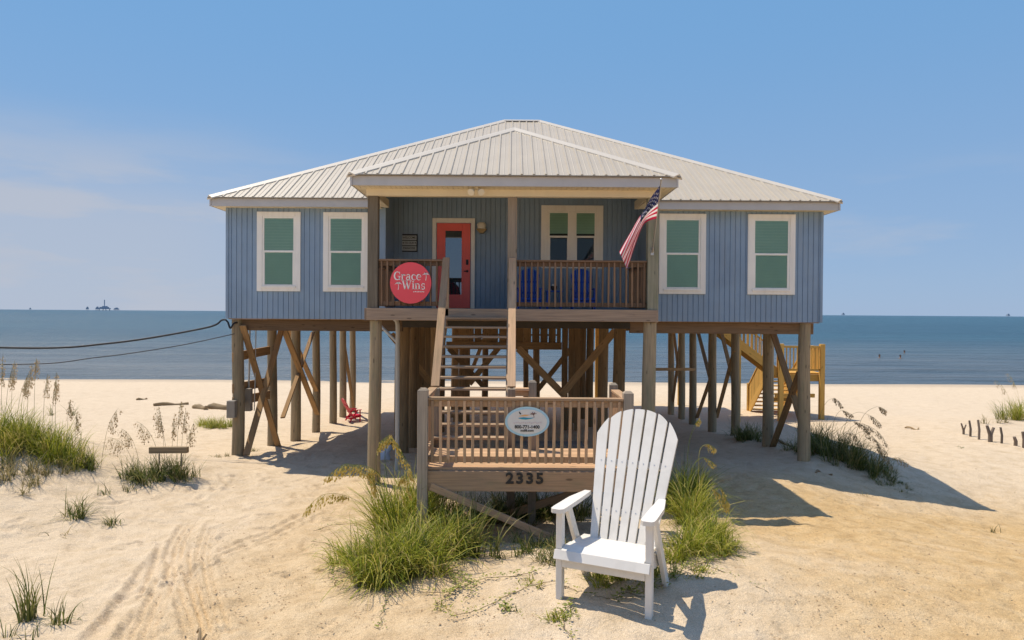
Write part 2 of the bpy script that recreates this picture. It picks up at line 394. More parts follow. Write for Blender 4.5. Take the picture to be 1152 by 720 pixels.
M_RUNNER = paint('vine_runner', (0.20, 0.14, 0.07), 0.8, 0.2)
M_DEBRIS = paint('dry_debris', (0.30, 0.19, 0.10), 0.9, 0.3)

def sand_material():
    m, nt, b = new_mat('sand'); pos = N(nt, 'ShaderNodeNewGeometry').outputs['Position']
    sp = N(nt, 'ShaderNodeSeparateXYZ'); nt.links.new(pos, sp.inputs[0])
    n1 = noise(nt, pos, 0.45, 5, 0.6); n2 = noise(nt, pos, 3.2, 6, 0.65); n3 = noise(nt, pos, 26, 4, 0.7); n4 = noise(nt, pos, 110, 2, 0.6); n5 = noise(nt, pos, 1.0, 4, 0.7, (7, 15, 7))
    pale = ramp(nt, n2, [(0.3, (0.60, 0.46, 0.30)), (0.5, (0.70, 0.55, 0.38)), (0.7, (0.75, 0.60, 0.425))])
    gold = ramp(nt, n2, [(0.3, (0.50, 0.325, 0.15)), (0.5, (0.62, 0.425, 0.21)), (0.7, (0.69, 0.495, 0.27))])
    def mr(src, a, b_, c=0.0, d=1.0):
        n = N(nt, 'ShaderNodeMapRange', interpolation_type='SMOOTHSTEP')
        for i, v in enumerate((a, b_, c, d)): n.inputs[i+1].default_value = v
        nt.links.new(src, n.inputs[0]); return n.outputs[0]
    # the packed golden shell road in front of the house; loose white sand elsewhere
    right = mathn(nt, 'MULTIPLY', mr(sp.outputs[0], 1.6, 4.5), mr(sp.outputs[1], 16.5, 12.5))
    mid = mathn(nt, 'MULTIPLY', mathn(nt, 'MULTIPLY', mr(sp.outputs[0], -4.6, -2.9), mr(sp.outputs[0], 0.6, -1.0)), mr(sp.outputs[1], 15.5, 12.5))
    reg = mathn(nt, 'MAXIMUM', right, mathn(nt, 'MULTIPLY', mid, 0.55))
    reg = mathn(nt, 'MULTIPLY', reg, mr(n1, 0.25, 0.55, 0.55, 1.0))
    col = mixc(nt, reg, pale, gold)
    sp3 = mr(n3, 0.56, 0.70); col = mixc(nt, mathn(nt, 'MULTIPLY', sp3, mathn(nt, 'ADD', mathn(nt, 'MULTIPLY', reg, 0.6), 0.16)), col, (0.30, 0.19, 0.10))
    sp5 = mr(n5, 0.60, 0.74); col = mixc(nt, mathn(nt, 'MULTIPLY', sp5, mathn(nt, 'ADD', mathn(nt, 'MULTIPLY', reg, 0.40), 0.06)), col, (0.30, 0.18, 0.08))
    sp4 = mr(n4, 0.35, 0.7, 0.74, 1.14); col = mixc(nt, 1.0, col, N_comb(nt, sp4), 'MULTIPLY')
    wet = mr(sp.outputs[2], -4.47, -4.57); col = mixc(nt, mathn(nt, 'MULTIPLY', wet, 0.55), col, (0.24, 0.19, 0.14))
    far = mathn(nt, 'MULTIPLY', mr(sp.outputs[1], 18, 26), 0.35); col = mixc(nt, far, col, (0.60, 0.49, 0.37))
    nt.links.new(col, b.inputs['Base Color']); b.inputs['Roughness'].default_value = 0.95; b.inputs['Specular IOR Level'].default_value = 0.12
    h = mathn(nt, 'ADD', mathn(nt, 'MULTIPLY', n2, 1.2), mathn(nt, 'ADD', mathn(nt, 'MULTIPLY', n3, 0.55), mathn(nt, 'ADD', mathn(nt, 'MULTIPLY', n4, 0.22), mathn(nt, 'MULTIPLY', n5, 0.5))))
    bump(nt, b, h, 0.8, 0.06); return m
def N_comb(nt, v):
    c = N(nt, 'ShaderNodeCombineColor')
    for i in range(3): nt.links.new(v, c.inputs[i])
    return c.outputs[0]
M_SAND = sand_material()

def sea_material():
    m, nt, b = new_mat('sea_water'); pos = N(nt, 'ShaderNodeNewGeometry').outputs['Position']
    sp = N(nt, 'ShaderNodeSeparateXYZ'); nt.links.new(pos, sp.inputs[0])
    big = noise(nt, pos, 1.0, 4, 0.55, (0.006, 0.035, 1)); mid = noise(nt, pos, 1.0, 4, 0.6, (0.05, 0.22, 1)); fine = noise(nt, pos, 1.0, 5, 0.65, (0.6, 1.5, 1))
    dist = N(nt, 'ShaderNodeMapRange', interpolation_type='SMOOTHSTEP'); nt.links.new(sp.outputs[1], dist.inputs[0])
    for i, v in enumerate((44.0, 150.0, 0.0, 1.0)): dist.inputs[i+1].default_value = v
    deep = ramp(nt, mathn(nt, 'ADD', mathn(nt, 'MULTIPLY', big, 0.6), mathn(nt, 'MULTIPLY', mid, 0.4)), [(0.38, (0.008, 0.044, 0.066)), (0.62, (0.020, 0.078, 0.104))])
    shal = ramp(nt, mid, [(0.35, (0.055, 0.075, 0.085)), (0.65, (0.115, 0.125, 0.125))])
    col = mixc(nt, dist.outputs[0], shal, deep)
    nt.links.new(col, b.inputs['Base Color']); b.inputs['Roughness'].default_value = 0.28; b.inputs['IOR'].default_value = 1.33
    b.inputs['Specular IOR Level'].default_value = 0.4
    h = mathn(nt, 'ADD', mathn(nt, 'MULTIPLY', mid, 1.2), mathn(nt, 'MULTIPLY', fine, 0.35))
    bump(nt, b, h, 1.0, 1.6); return m
M_SEA = sea_material()
# ------------------------------------------------------------------ ground and sea
def axis(lo, hi, fine_lo, fine_hi, step, grow=1.12):
    a = list(np.arange(fine_lo, fine_hi+1e-6, step)); s = step
    while a[-1] < hi: s *= grow; a.append(a[-1]+s)
    s = step; left = []
    x = fine_lo
    while x > lo: s *= grow; x -= s; left.append(x)
    return np.array(left[::-1]+a)
def build_ground():
    xs = axis(-4000, 4000, -7.5, 8.5, 0.03, 1.045); ys = axis(-400, 120, 4.8, 13.0, 0.03, 1.04)
    X, Y = np.meshgrid(xs, ys); Z = base_z(X, Y)
    near = np.clip((40-Y)/20, 0, 1)*np.clip((60-np.abs(X))/30, 0, 1)
    Z += near*(0.028*vnoise(X*17.0+3, Y*17.0)*np.clip((16-Y)/4, 0.2, 1)*0.35+0.045*vnoise(X*2.3+5, Y*2.3)+0.022*vnoise(X*5.3, Y*5.3+9)+0.012*vnoise(X*11.0, Y*11.0))
    # footprints and scuffs
    g2 = np.random.default_rng(21)
    def dimple(cx, cy, ang, l, w, d):
        i0, i1 = np.searchsorted(xs, (cx-0.5, cx+0.5)); j0, j1 = np.searchsorted(ys, (cy-0.5, cy+0.5))
        if i1-i0 < 2 or j1-j0 < 2: return
        x = X[j0:j1, i0:i1]-cx; y = Y[j0:j1, i0:i1]-cy
        u = (x*math.cos(ang)+y*math.sin(ang))/l; v = (-x*math.sin(ang)+y*math.cos(ang))/w
        q = u*u+v*v
        Z[j0:j1, i0:i1] += -d*np.exp(-q) + 0.45*d*np.exp(-((np.sqrt(q)-1.5)/0.5)**2)
    for k in range(230):
        cx = g2.uniform(-7.5, -1.2); cy = g2.uniform(5.5, 14); dimple(cx, cy, g2.uniform(0, 3.1), 0.14, 0.07, g2.uniform(0.012, 0.035))
    for k in range(26):                                             # a walked line beside the tyre tracks
        t = k/25; dimple(-4.35+0.9*t+0.16*(k % 2), 7.6+3.6*t, 1.2, 0.15, 0.075, 0.04)
    for k in range(260):
        cx = g2.uniform(-1, 9.5); cy = g2.uniform(5.5, 14); dimple(cx, cy, g2.uniform(0, 3.1), 0.13, 0.08, g2.uniform(0.004, 0.02))
    for k in range(160):
        cx = g2.uniform(-6.5, 6.5); cy = g2.uniform(14, 17); dimple(cx, cy, g2.uniform(0, 3.1), 0.15, 0.09, g2.uniform(0.01, 0.04))
    # tyre tracks with ribbed tread, curving away at the left
    def track(pts, w, d, rib):
        pts = [ground_at(*p) for p in pts]
        q = []
        for a in range(len(pts)-1):
            p0 = pts[max(a-1, 0)]; p1 = pts[a]; p2 = pts[a+1]; p3 = pts[min(a+2, len(pts)-1)]
            for t in np.linspace(0, 1, 24, endpoint=False):
                q.append(0.5*((2*p1)+(p2-p0)*t+(2*p0-5*p1+4*p2-p3)*t*t+(3*p1-p0-3*p2+p3)*t**3))
        q = np.array([(p.x, p.y) for p in q])
        m = (X > q[:, 0].min()-1) & (X < q[:, 0].max()+1) & (Y > q[:, 1].min()-1) & (Y < q[:, 1].max()+1)
        xx = X[m]; yy = Y[m]; best = np.full(xx.shape, 1e9); sg = np.zeros(xx.shape); arc = np.zeros(xx.shape); L = 0
        for i in range(len(q)-1):
            dx, dy = q[i+1]-q[i]; l = math.hypot(dx, dy) or 1e-6
            s = np.clip(((xx-q[i, 0])*dx+(yy-q[i, 1])*dy)/l/l, 0, 1)
            ex = xx-q[i, 0]-s*dx; ey = yy-q[i, 1]-s*dy; dd = np.hypot(ex, ey); k = dd < best
            best[k] = dd[k]; sg[k] = ((dx*ey-dy*ex)/l)[k]; arc[k] = (L+s*l)[k]; L += l
        inside = np.exp(-(best/(w*0.55))**6)
        zz = -d*inside+rib*0.030*inside*np.cos(sg/w*2*math.pi*3.0) + 0.6*d*np.exp(-((best-w*0.72)/(w*0.16))**2)
        Z[m] += zz*np.clip(arc/0.6, 0, 1)*np.clip((L-arc)/0.6, 0, 1)
    track([(88, 740), (104, 720), (135, 685), (170, 637), (186, 618)], 0.21, 0.055, 0)
    track([(144, 745), (151, 720), (165, 690), (178, 660), (186, 634), (196, 606)], 0.30, 0.05, 1)
    track([(232, 745), (222, 700), (208, 660), (201, 632), (205, 606), (220, 582)], 0.27, 0.045, 1)
    track([(250, 730), (238, 690), (228, 655), (226, 620), (236, 590)], 0.24, 0.03, 1)
    nx, ny = len(xs), len(ys)
    v = np.stack([X, Y, Z], -1).reshape(-1, 3)
    i = np.arange((ny-1)*(nx-1)); a = (i//(nx-1))*nx + i % (nx-1)
    f = np.stack([a, a+1, a+1+nx, a+nx], 1)
    me = bpy.data.meshes.new('sand_ground'); me.vertices.add(len(v)); me.vertices.foreach_set('co', v.ravel())
    me.loops.add(f.size); me.loops.foreach_set('vertex_index', f.ravel().astype('i'))
    me.polygons.add(len(f)); me.polygons.foreach_set('loop_start', np.arange(0, f.size, 4, dtype='i'))
    me.polygons.foreach_set('use_smooth', np.ones(len(f), bool)); me.update(); me.validate()
    me.materials.append(M_SAND); o = bpy.data.objects.new('sand_ground', me); COL.objects.link(o); tag(o, 'pale sandy beach and golden shell road around the stilt house', 'ground', kind='structure')
build_ground()
def build_sea():
    # gentle swell lines as real geometry near the shore, one sheet out to the horizon
    ys = [40.0]; s = 0.35
    while ys[-1] < 30000: ys.append(ys[-1]+s); s = 0.35 if ys[-1] < 90 else s*1.10
    xs = axis(-30000, 30000, -70, 70, 2.0, 1.25)
    ys = np.array(ys); X, Y = np.meshgrid(xs, ys)
    Z = -4.6+np.zeros_like(X)
    am = np.clip((95-Y)/20, 0, 1)*np.clip((200-np.abs(X))/100, 0, 1)
    for lam, a, ph in ((7.0, 0.05, 0.0), (4.3, 0.03, 1.0), (2.6, 0.016, 2.0)):
        Z += am*a*np.sin(2*math.pi*Y/lam+2.4*vnoise(X*0.05+ph*7, Y*0.05)*4+ph)*(0.6+vnoise(X*0.06, Y*0.12+ph*3))
    nx, ny = len(xs), len(ys); v = np.stack([X, Y, Z], -1).reshape(-1, 3)
    i = np.arange((ny-1)*(nx-1)); a = (i//(nx-1))*nx + i % (nx-1); f = np.stack([a, a+1, a+1+nx, a+nx], 1)
    me = bpy.data.meshes.new('sea'); me.from_pydata(v.tolist(), [], f.tolist()); me.polygons.foreach_set('use_smooth', np.ones(len(f), bool))
    me.materials.append(M_SEA); o = bpy.data.objects.new('sea', me); COL.objects.link(o); tag(o, 'calm blue gulf water reaching to the horizon', 'sea', kind='structure')
build_sea()

# ------------------------------------------------------------------ text and polylines
def text_geo(body, size, depth, bold=0.0, align='CENTER', sx=1.0):
    c = bpy.data.curves.new('lettering_source', 'FONT'); c.body = body; c.size = size; c.extrude = depth/2; c.offset = bold
    c.align_x = align; c.align_y = 'CENTER'; c.resolution_u = 4
    o = bpy.data.objects.new('lettering_source', c); COL.objects.link(o)
    bpy.context.view_layer.update()
    me = bpy.data.meshes.new_from_object(o.evaluated_get(bpy.context.evaluated_depsgraph_get()))
    vs = [(v.co.x*sx, v.co.y, v.co.z) for v in me.vertices]; fs = [tuple(p.vertices) for p in me.polygons]
    bpy.data.objects.remove(o); bpy.data.curves.remove(c); bpy.data.meshes.remove(me)
    return vs, fs
def add_text(mb, body, x, y, z, size, depth=0.006, bold=0.0, sx=1.0, mi=0):      # upright lettering facing -Y
    vs, fs = text_geo(body, size, depth, bold, sx=sx)
    mb.add([(x+a, y-c, z+b) for a, b, c in vs], fs, None, 0.5, mi)
def stroke(mb, pts, w, y, d=0.006, mi=0):                        # flat stroke in the xz plane; w per point or constant
    n = len(pts); ws = w if isinstance(w, (list, tuple)) else [w]*n
    L = []; Rr = []
    for i in range(n):
        a = Vector(pts[max(i-1, 0)]); b = Vector(pts[min(i+1, n-1)]); t = (b-a).normalized(); nn = Vector((-t.y, t.x))
        p = Vector(pts[i]); L.append(p+nn*ws[i]/2); Rr.append(p-nn*ws[i]/2)
    vs = [(p.x, y, p.y) for p in L]+[(p.x, y, p.y) for p in Rr]+[(p.x, y+d, p.y) for p in L]+[(p.x, y+d, p.y) for p in Rr]
    fs = []
    for i in range(n-1):
        fs += [(i, i+1, n+i+1, n+i), (2*n+i, 3*n+i, 3*n+i+1, 2*n+i+1), (i, 2*n+i, 2*n+i+1, i+1), (n+i, n+i+1, 3*n+i+1, 3*n+i)]
    fs += [(0, n, 3*n, 2*n), (n-1, 3*n-1, 4*n-1, 2*n-1)]
    mb.add(vs, fs, None, 0.5, mi)
def arc(cx, cz, rx, rz, a0, a1, n=14): return [(cx+rx*math.cos(R(a0+(a1-a0)*i/n)), cz+rz*math.sin(R(a0+(a1-a0)*i/n))) for i in range(n+1)]
def disc(mb, cx, y0, cz, rx, rz, d, n=48, mi=0):
    mb.prism([(cx+rx*math.cos(2*math.pi*i/n), cz+rz*math.sin(2*math.pi*i/n)) for i in range(n)], 'y', y0, y0+d, mi, 0.5)

# ------------------------------------------------------------------ the house on stilts
XL, XR, YF, YB = -6.69, 7.25, 16.0, 28.8                 # main walls
ZB, ZT = -0.175, 2.42                                      # wall bottom, soffit level
YR, RXL, RXR = 17.2, -2.98, 3.15                          # recessed porch wall
DX0, DX1, DY = -2.86, 2.83, 13.4                          # porch deck
DZ = 0.08
house = thing('beach_house', (0.28, 22.4, -3.7), 'blue stilt beach house with cream metal hip roof and red front door', 'house')

def siding(name, p0, p1, z0, z1, nrm):
    p0 = Vector(p0); p1 = Vector(p1); L = (p1-p0).length; d = (p1-p0)/L; nrm = Vector(nrm)
    pts = []; t = 0.0; bw, gw, gd = 0.102, 0.020, 0.016
    while t < L:
        e = min(t+bw, L); pts += [(t, 0), (e, 0)]
        if e+gw < L: pts += [(e+0.002, -gd), (e+gw-0.002, -gd)]
        t = e+gw
    vs = []; fs = []
    for a, o in pts:
        q = p0+d*a+nrm*o
        vs += [(q.x, q.y, z0), (q.x, q.y, z1)]
    for i in range(len(pts)-1): fs.append((2*i, 2*i+2, 2*i+3, 2*i+1))
    mb = MB(); mb.add(vs, fs, None, 0.5); return mb.build(name, M_SIDING, house)
def wall3(a, b, z0, z1, nrm): return siding('wall', (a[0], a[1], 0), (b[0], b[1], 0), z0, z1, nrm)
wall3((XL, YF), (RXL, YF), ZB, 2.60, (0, -1, 0)); wall3((RXR, YF), (XR, YF), ZB, 2.60, (0, -1, 0))
wall3((RXL, YR), (RXR, YR), ZB, 3.25, (0, -1, 0))
wall3((RXL, YF), (RXL, YR), ZB, 3.2, (1, 0, 0)); wall3((RXR, YF), (RXR, YR), ZB, 3.2, (-1, 0, 0))
wall3((XL, YF), (XL, YB), ZB, 2.60, (-1, 0, 0)); wall3((XR, YF), (XR, YB), ZB, 2.60, (1, 0, 0)); wall3((XL, YB), (XR, YB), ZB, 2.60, (0, 1, 0))
def corner_board(*a):
    mb = MB(); mb.box(*a); mb.build('corner_board', M_SIDING, house)
corner_board(XL-0.02, XL+0.045, YF-0.022, YF+0.05, ZB-0.002, ZT); corner_board(XR-0.045, XR+0.02, YF-0.022, YF+0.05, ZB-0.002, ZT)
corner_board(RXL-0.07, RXL+0.012, YF-0.02, YF+0.012, ZB, ZT+0.15); corner_board(RXR-0.012, RXR+0.07, YF-0.02, YF+0.012, ZB, ZT+0.15)
mb = MB(); mb.box(XL+0.03, XR-0.03, YF+0.03, YB-0.03, ZB-0.02, ZB+0.05); mb.build('underfloor', M_DARKWOOD, house)
# girders and joists under the floor
for y in (16.25, 18.4, 20.6, 22.8, 25.2, 27.6):
    for xa, xb in ((XL+0.12, -2.6), (-2.6, 2.8), (2.8, XR-0.1)):
        mb = MB(); mb.box(xa, xb, y-0.07, y+0.07, -0.46 if abs(xa+xb) > 1 else -0.36, -0.20); mb.build('girder', M_GIRDER if abs(xa+xb) > 1 else M_SHADEGIRDER, house)  # middle span darkened to stand in for shade

OV = 0.29; EZ = 2.62; TAN = 0.5475
ex0, ex1, ey0, ey1 = XL-OV, XR+OV, YF-OV, YB+OV
run = (ey1-ey0)/2; rz_ = EZ+run*TAN; ry = (ey0+ey1)/2; rx0, rx1 = ex0+run, ex1-run
px0, px1, py0 = -3.10, 3.15, 13.0                          # porch roof eave
pw = (px1-px0)/2; pcx = (px0+px1)/2; pz = EZ+pw*TAN; pay = py0+pw; pvy = ey0+pw      # apex, and where its ridge meets the main slope
RP = 0.2286
def roof_plane(name, poly, origin, along, up, ribs, parent=house):
    # poly: outline points; ribs: (t, s0, s1) along the eave and up the slope
    mb = MB(); mb.add(poly, [tuple(range(len(poly)))], None, 0.5)
    al = Vector(along); upv = Vector(up).normalized(); n = al.cross(upv)
    if n.z < 0: n = -n
    o = Vector(origin)
    for t, s0, s1 in ribs:
        if s1-s0 < 0.05: continue
        b, w, h = 0.030, 0.014, 0.024
        vs = []
        for s in (s0, s1):
            c = o+al*t+upv*s
            vs += [c-al*b+n*0.001, c-al*w+n*h, c+al*w+n*h, c+al*b+n*0.001]
        mb.add(vs, [(0, 1, 5, 4), (1, 2, 6, 5), (2, 3, 7, 6), (0, 3, 2, 1)], None, 0.5)
        c0 = o+al*(t+RP/2)+upv*s0; c1 = o+al*(t+RP/2)+upv*max(s0, s1-0.1)     # low stiffener between ribs
        b = 0.010; mb.add([c0-al*b+n*.001, c0+n*.006, c0+al*b+n*.001, c1-al*b+n*.001, c1+n*.006, c1+al*b+n*.001], [(0, 1, 4, 3), (1, 2, 5, 4)], None, 0.5)
    r_ = mb.build(name, M_ROOF, parent); return r_
SEC = math.sqrt(1+TAN*TAN)
ribs = []
Wd = ex1-ex0; t = RP*0.4
while t < Wd:
    x = ex0+t; s1 = min(t, Wd-t, run)
    v = 0.0
    if px0 < x < px1: v = min(x-px0, px1-x)
    ribs.append((t, v*SEC, s1*SEC)); t += RP
roof = roof_plane('roof', [(ex0, ey0, EZ), (px0, ey0, EZ), (pcx, pvy, pz), (px1, ey0, EZ), (ex1, ey0, EZ), (rx1, ry, rz_), (rx0, ry, rz_)], (ex0, ey0, EZ), (1, 0, 0), (0, 1, TAN), ribs)
roof_plane('roof', [(ex1, ey1, EZ), (ex0, ey1, EZ), (rx0, ry, rz_), (rx1, ry, rz_)], (ex0, ey1, EZ), (1, 0, 0), (0, -1, TAN),
           [(RP*(k+.4), 0, min(RP*(k+.4), Wd-RP*(k+.4), run)*SEC) for k in range(int(Wd/RP))])
Dp = ey1-ey0
for xx, sgn, rx in ((ex0, 1, rx0), (ex1, -1, rx1)):
    roof_plane('roof', [(xx, ey0, EZ), (xx, ey1, EZ), (rx, ry, rz_)], (xx, ey0, EZ), (0, 1, 0), (sgn, 0, TAN),
               [(RP*(k+.4), 0, min(RP*(k+.4), Dp-RP*(k+.4))*SEC) for k in range(int(Dp/RP))])
PW = px1-px0
proof = roof_plane('porch_roof', [(px0, py0, EZ), (px1, py0, EZ), (pcx, pay, pz)], (px0, py0, EZ), (1, 0, 0), (0, 1, TAN),
           [(RP*(k+.3), 0, min(RP*(k+.3), PW-RP*(k+.3))*SEC) for k in range(int(PW/RP)+1)])
for xx, sgn in ((px0, 1), (px1, -1)):
    rb = []
    for k in range(int((pvy-py0)/RP)):
        tt = RP*(k+.5); y = py0+tt
        s1 = min(tt, pw); s0 = max(0, y-ey0)
        rb.append((tt, s0*SEC, s1*SEC))
    roof_plane('porch_roof', [(xx, py0, EZ), (xx, ey0, EZ), (pcx, pvy, pz), (pcx, pay, pz)], (xx, py0, EZ), (0, 1, 0), (sgn, 0, TAN), rb)
def cap(p0, p1, parent):
    mb = MB(); p0 = Vector(p0); p1 = Vector(p1); d = (p1-p0).normalized(); s = d.cross(Vector((0, 0, 1))).normalized(); n = s.cross(d)
    prof = [(-0.15, -0.055), (-0.145, -0.028), (-0.03, 0.03), (0, 0.04), (0.03, 0.03), (0.145, -0.028), (0.15, -0.055)]
    vs = [p+s*a+n*b for p in (p0, p1) for a, b in prof]; k = len(prof)
    mb.add(vs, [(i, i+1, k+i+1, k+i) for i in range(k-1)]+[tuple(range(k))[::-1], tuple(range(k, 2*k))], None, 0.5); return mb.build('ridge_cap', M_CAP, parent)
for a, b in (((ex0, ey0, EZ), (rx0, ry, rz_)), ((ex1, ey0, EZ), (rx1, ry, rz_)), ((ex0, ey1, EZ), (rx0, ry, rz_)), ((ex1, ey1, EZ), (rx1, ry, rz_)), ((rx0, ry, rz_), (rx1, ry, rz_))): cap(a, b, house)
for a, b in (((px0, py0, EZ), (pcx, pay, pz)), ((px1, py0, EZ), (pcx, pay, pz)), ((pcx, pay, pz), (pcx, pvy, pz))): cap(a, b, house)
# fascia, drip edge and soffit
def fascia(p0, p1, inward):
    mb = MB(); a = Vector((p0[0], p0[1], 0)); b = Vector((p1[0], p1[1], 0)); i = Vector((*inward, 0))
    c = i*0.03
    mb.beam(a+c+Vector((0, 0, 2.50)), b+c+Vector((0, 0, 2.50)), 0.025, 0.185, mi=0)
    mb.beam(a-i*0.006+Vector((0, 0, 2.605)), b-i*0.006+Vector((0, 0, 2.605)), 0.07, 0.022, mi=1)
    return mb.build('fascia', [M_FASCIA, M_DRIP], house)
fascia((ex0, ey0), (px0+0.02, ey0), (0, 1)); fascia((px1-0.02, ey0), (ex1, ey0), (0, 1))
fascia((ex0, ey0), (ex0, ey1), (1, 0)); fascia((ex1, ey0), (ex1, ey1), (-1, 0)); fascia((ex0, ey1), (ex1, ey1), (0, -1))
fascia((px0, py0), (px1, py0), (0, 1)); fascia((px0, py0), (px0, ey0), (1, 0)); fascia((px1, py0), (px1, ey0), (-1, 0))
def soffit(x0, x1, y0, y1, along='x', cover=None):
    mb = MB(); st = 0.10                                         # beadboard strips with small gaps
    if along == 'x':
        k = x0
        while k < x1: mb.box(k, min(k+st-0.008, x1), y0, y1, 2.413, 2.428, r=0.5); k += st
    else:
        k = y0
        while k < y1: mb.box(x0, x1, k, min(k+st-0.008, y1), 2.413, 2.428, r=0.5); k += st
    mb.box(x0, x1, y0, y1, 2.428, 2.436, r=0.5); return mb.build('soffit', M_SOFFIT, house)
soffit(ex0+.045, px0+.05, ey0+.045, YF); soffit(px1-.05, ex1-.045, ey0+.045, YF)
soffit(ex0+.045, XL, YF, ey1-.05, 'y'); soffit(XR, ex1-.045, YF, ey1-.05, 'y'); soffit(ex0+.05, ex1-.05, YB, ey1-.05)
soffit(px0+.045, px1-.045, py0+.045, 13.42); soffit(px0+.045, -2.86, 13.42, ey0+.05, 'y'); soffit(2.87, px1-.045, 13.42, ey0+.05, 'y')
# porch header and side beams
mb = MB(); mb.box(-2.88, 2.90, 13.42, 13.58, 2.285, 2.60); mb.build('porch_beam', M_SOFFIT, house)
for x in (-2.95, 2.90):
    mb = MB(); mb.box(x-0.06, x+0.06, 13.58, 15.98, 2.437, 2.62); mb.build('porch_beam', M_SOFFIT, house)
# windows
def window(x0, x1, z0, z1, y, lites=1, blind_bottom=None, tw=0.125):
    w = MB()
    for a in ((x0, x0+tw, z0, z1), (x1-tw, x1, z0, z1), (x0+tw, x1-tw, z1-tw*0.85, z1), (x0+tw, x1-tw, z0, z0+tw*0.9)):
        w.box(a[0], a[1], y-0.038, y-0.001, a[2], a[3])
    win = w.build('window', M_TRIM, house)
    ix0, ix1, iz0, iz1 = x0+tw, x1-tw, z0+tw*0.9, z1-tw*0.85
    sill = MB(); sill.box(ix0-0.02, ix1+0.02, y-0.062, y-0.037, iz0-0.035, iz0+0.012); sill.build('sill', M_TRIM, win)
    cols = [(ix0, ix1)] if lites == 1 else [(ix0, (ix0+ix1)/2-0.065), ((ix0+ix1)/2+0.065, ix1)]
    zm = (iz0+iz1)/2
    if lites == 2:
        ml = MB(); ml.box((ix0+ix1)/2-0.065, (ix0+ix1)/2+0.065, y-0.036, y-0.001, iz0, iz1); ml.build('mullion', M_TRIM, win)
    for a, b in cols:
        for lo, hi, yy, fw in ((zm-0.02, iz1, y-0.024, 0.045), (iz0, zm+0.02, y-0.030, 0.06)):
            s = MB(); s.box(a, a+fw, yy, y-0.001, lo, hi); s.box(b-fw, b, yy, y-0.001, lo, hi); s.box(a+fw, b-fw, yy, y-0.001, hi-0.045, hi); s.box(a+fw, b-fw, yy, y-0.001, lo, lo+0.045)
            s.build('sash', M_TRIM, win)
            g = MB(); g.add([(a+fw, yy+0.008, lo+.045), (b-fw, yy+0.008, lo+.045), (b-fw, yy+0.008, hi-.045), (a+fw, yy+0.008, hi-.045)], [(0, 1, 2, 3)], None, .5); g.build('pane', M_GLASS, win)
        bl = MB(); bb = iz0 if blind_bottom is None else iz0+(iz1-iz0)*blind_bottom
        z = iz1-0.01; bl.box(a, b, y-0.0045, y-0.0025, bb, iz1, r=.5)
        while z > bb+0.03: bl.add([(a, y-0.005, z), (b, y-0.005, z), (b, y-0.0175, z-0.058), (a, y-0.0175, z-0.058)], [(0, 1, 2, 3)], None, 0.5); z -= 0.068
        bl.build('blind', M_BLIND, win)
        if blind_bottom is not None:
            dk = MB(); dk.box(a, b, y-0.0035, y-0.001, iz0, bb); dk.build('room_shade_panel', M_ROOMSHADE, win)  # flat dark panel painted as the unlit room behind the panes
    return win
for x0, x1 in ((-5.975, -4.955), (-4.425, -3.36)): window(x0, x1, 0.47, 2.325, YF)
for x0, x1 in ((3.43, 4.52), (5.50, 6.61)): window(x0, x1, 0.47, 2.345, YF)
window(0.717, 2.275, 1.13, 2.71, YR, 2, 0.56, 0.17)

# front door
d = MB()
for a in ((-2.016, -1.915, DZ, 2.37), (-1.045, -0.945, DZ, 2.37), (-1.915, -1.045, 2.25, 2.37)): d.box(a[0], a[1], YR-0.045, YR-0.001, a[2], a[3])
d.build('door_frame', M_TRIM, house)
d = MB()
for a in ((-1.90, -1.70, DZ+.03, 2.24), (-1.26, -1.06, DZ+.03, 2.24), (-1.70, -1.26, 2.06, 2.24), (-1.70, -1.26, DZ+.03, 0.44)): d.box(a[0], a[1], YR-0.032, YR-0.002, a[2], a[3])
door = d.build('door', M_DOOR, house)
d = MB()
for a in ((-1.715, -1.685, .42, 2.08), (-1.275, -1.245, .42, 2.08), (-1.685, -1.275, 2.05, 2.08), (-1.685, -1.275, .42, .45)): d.box(a[0], a[1], YR-0.042, YR-0.030, a[2], a[3])
d.build('glazing_bead', M_DOOR, door)
d = MB(); d.box(-1.70, -1.26, YR-0.022, YR-0.006, 0.44, 2.06); d.build('glass', M_DOORGLASS, door)
d = MB(); d.box(-1.165, -1.105, YR-0.055, YR-0.032, 1.20, 1.33); d.tube([(-1.135, YR-0.06, 1.04), (-1.135, YR-0.032, 1.04)], 0.032); d.tube([(-1.135, YR-0.055, 1.04), (-1.135, YR-0.085, 1.04), (-1.21, YR-0.085, 1.035)], 0.012); d.build('handle', M_BLACK, door)

# porch deck, posts, railings
dk = MB(); y = DY+0.045; k = 0
while y < YR-0.13: dk.box(DX0+.02, DX1-.02, y, y+0.134, DZ-0.032, DZ); y += 0.14
dk.build('porch_floor', M_WOOD, house)
m_ = MB(); m_.box(DX0, DX1, DY, DY+0.042, -0.16, DZ-0.004); m_.build('rim_joist', M_RIM, house)
for x in (DX0-0.045, DX1+0.001):
    m_ = MB(); m_.box(x, x+0.044, DY+.02, YF-0.03, -0.165 if x < 0 else -0.17, DZ-0.006); m_.build('rim_joist', M_RIM, house)
for x in np.arange(DX0+0.4, DX1-0.1, 0.45):
    m_ = MB(); m_.box(x-0.019, x+0.019, DY+0.045, YR, -0.155, DZ-0.034); m_.build('joist', M_DARKWOOD, house)
for x, w_, ma in ((-2.755, 0.20, M_LEFTPOST), (-0.005, 0.185, M_GREYWOOD), (2.775, 0.215, M_RIGHTPOST)):
    m_ = MB(); m_.box(x-w_/2, x+w_/2, 13.45, 13.45+w_, DZ-0.23 if abs(x) > 1 else DZ-0.2, 2.30); m_.build('porch_post', ma, house)
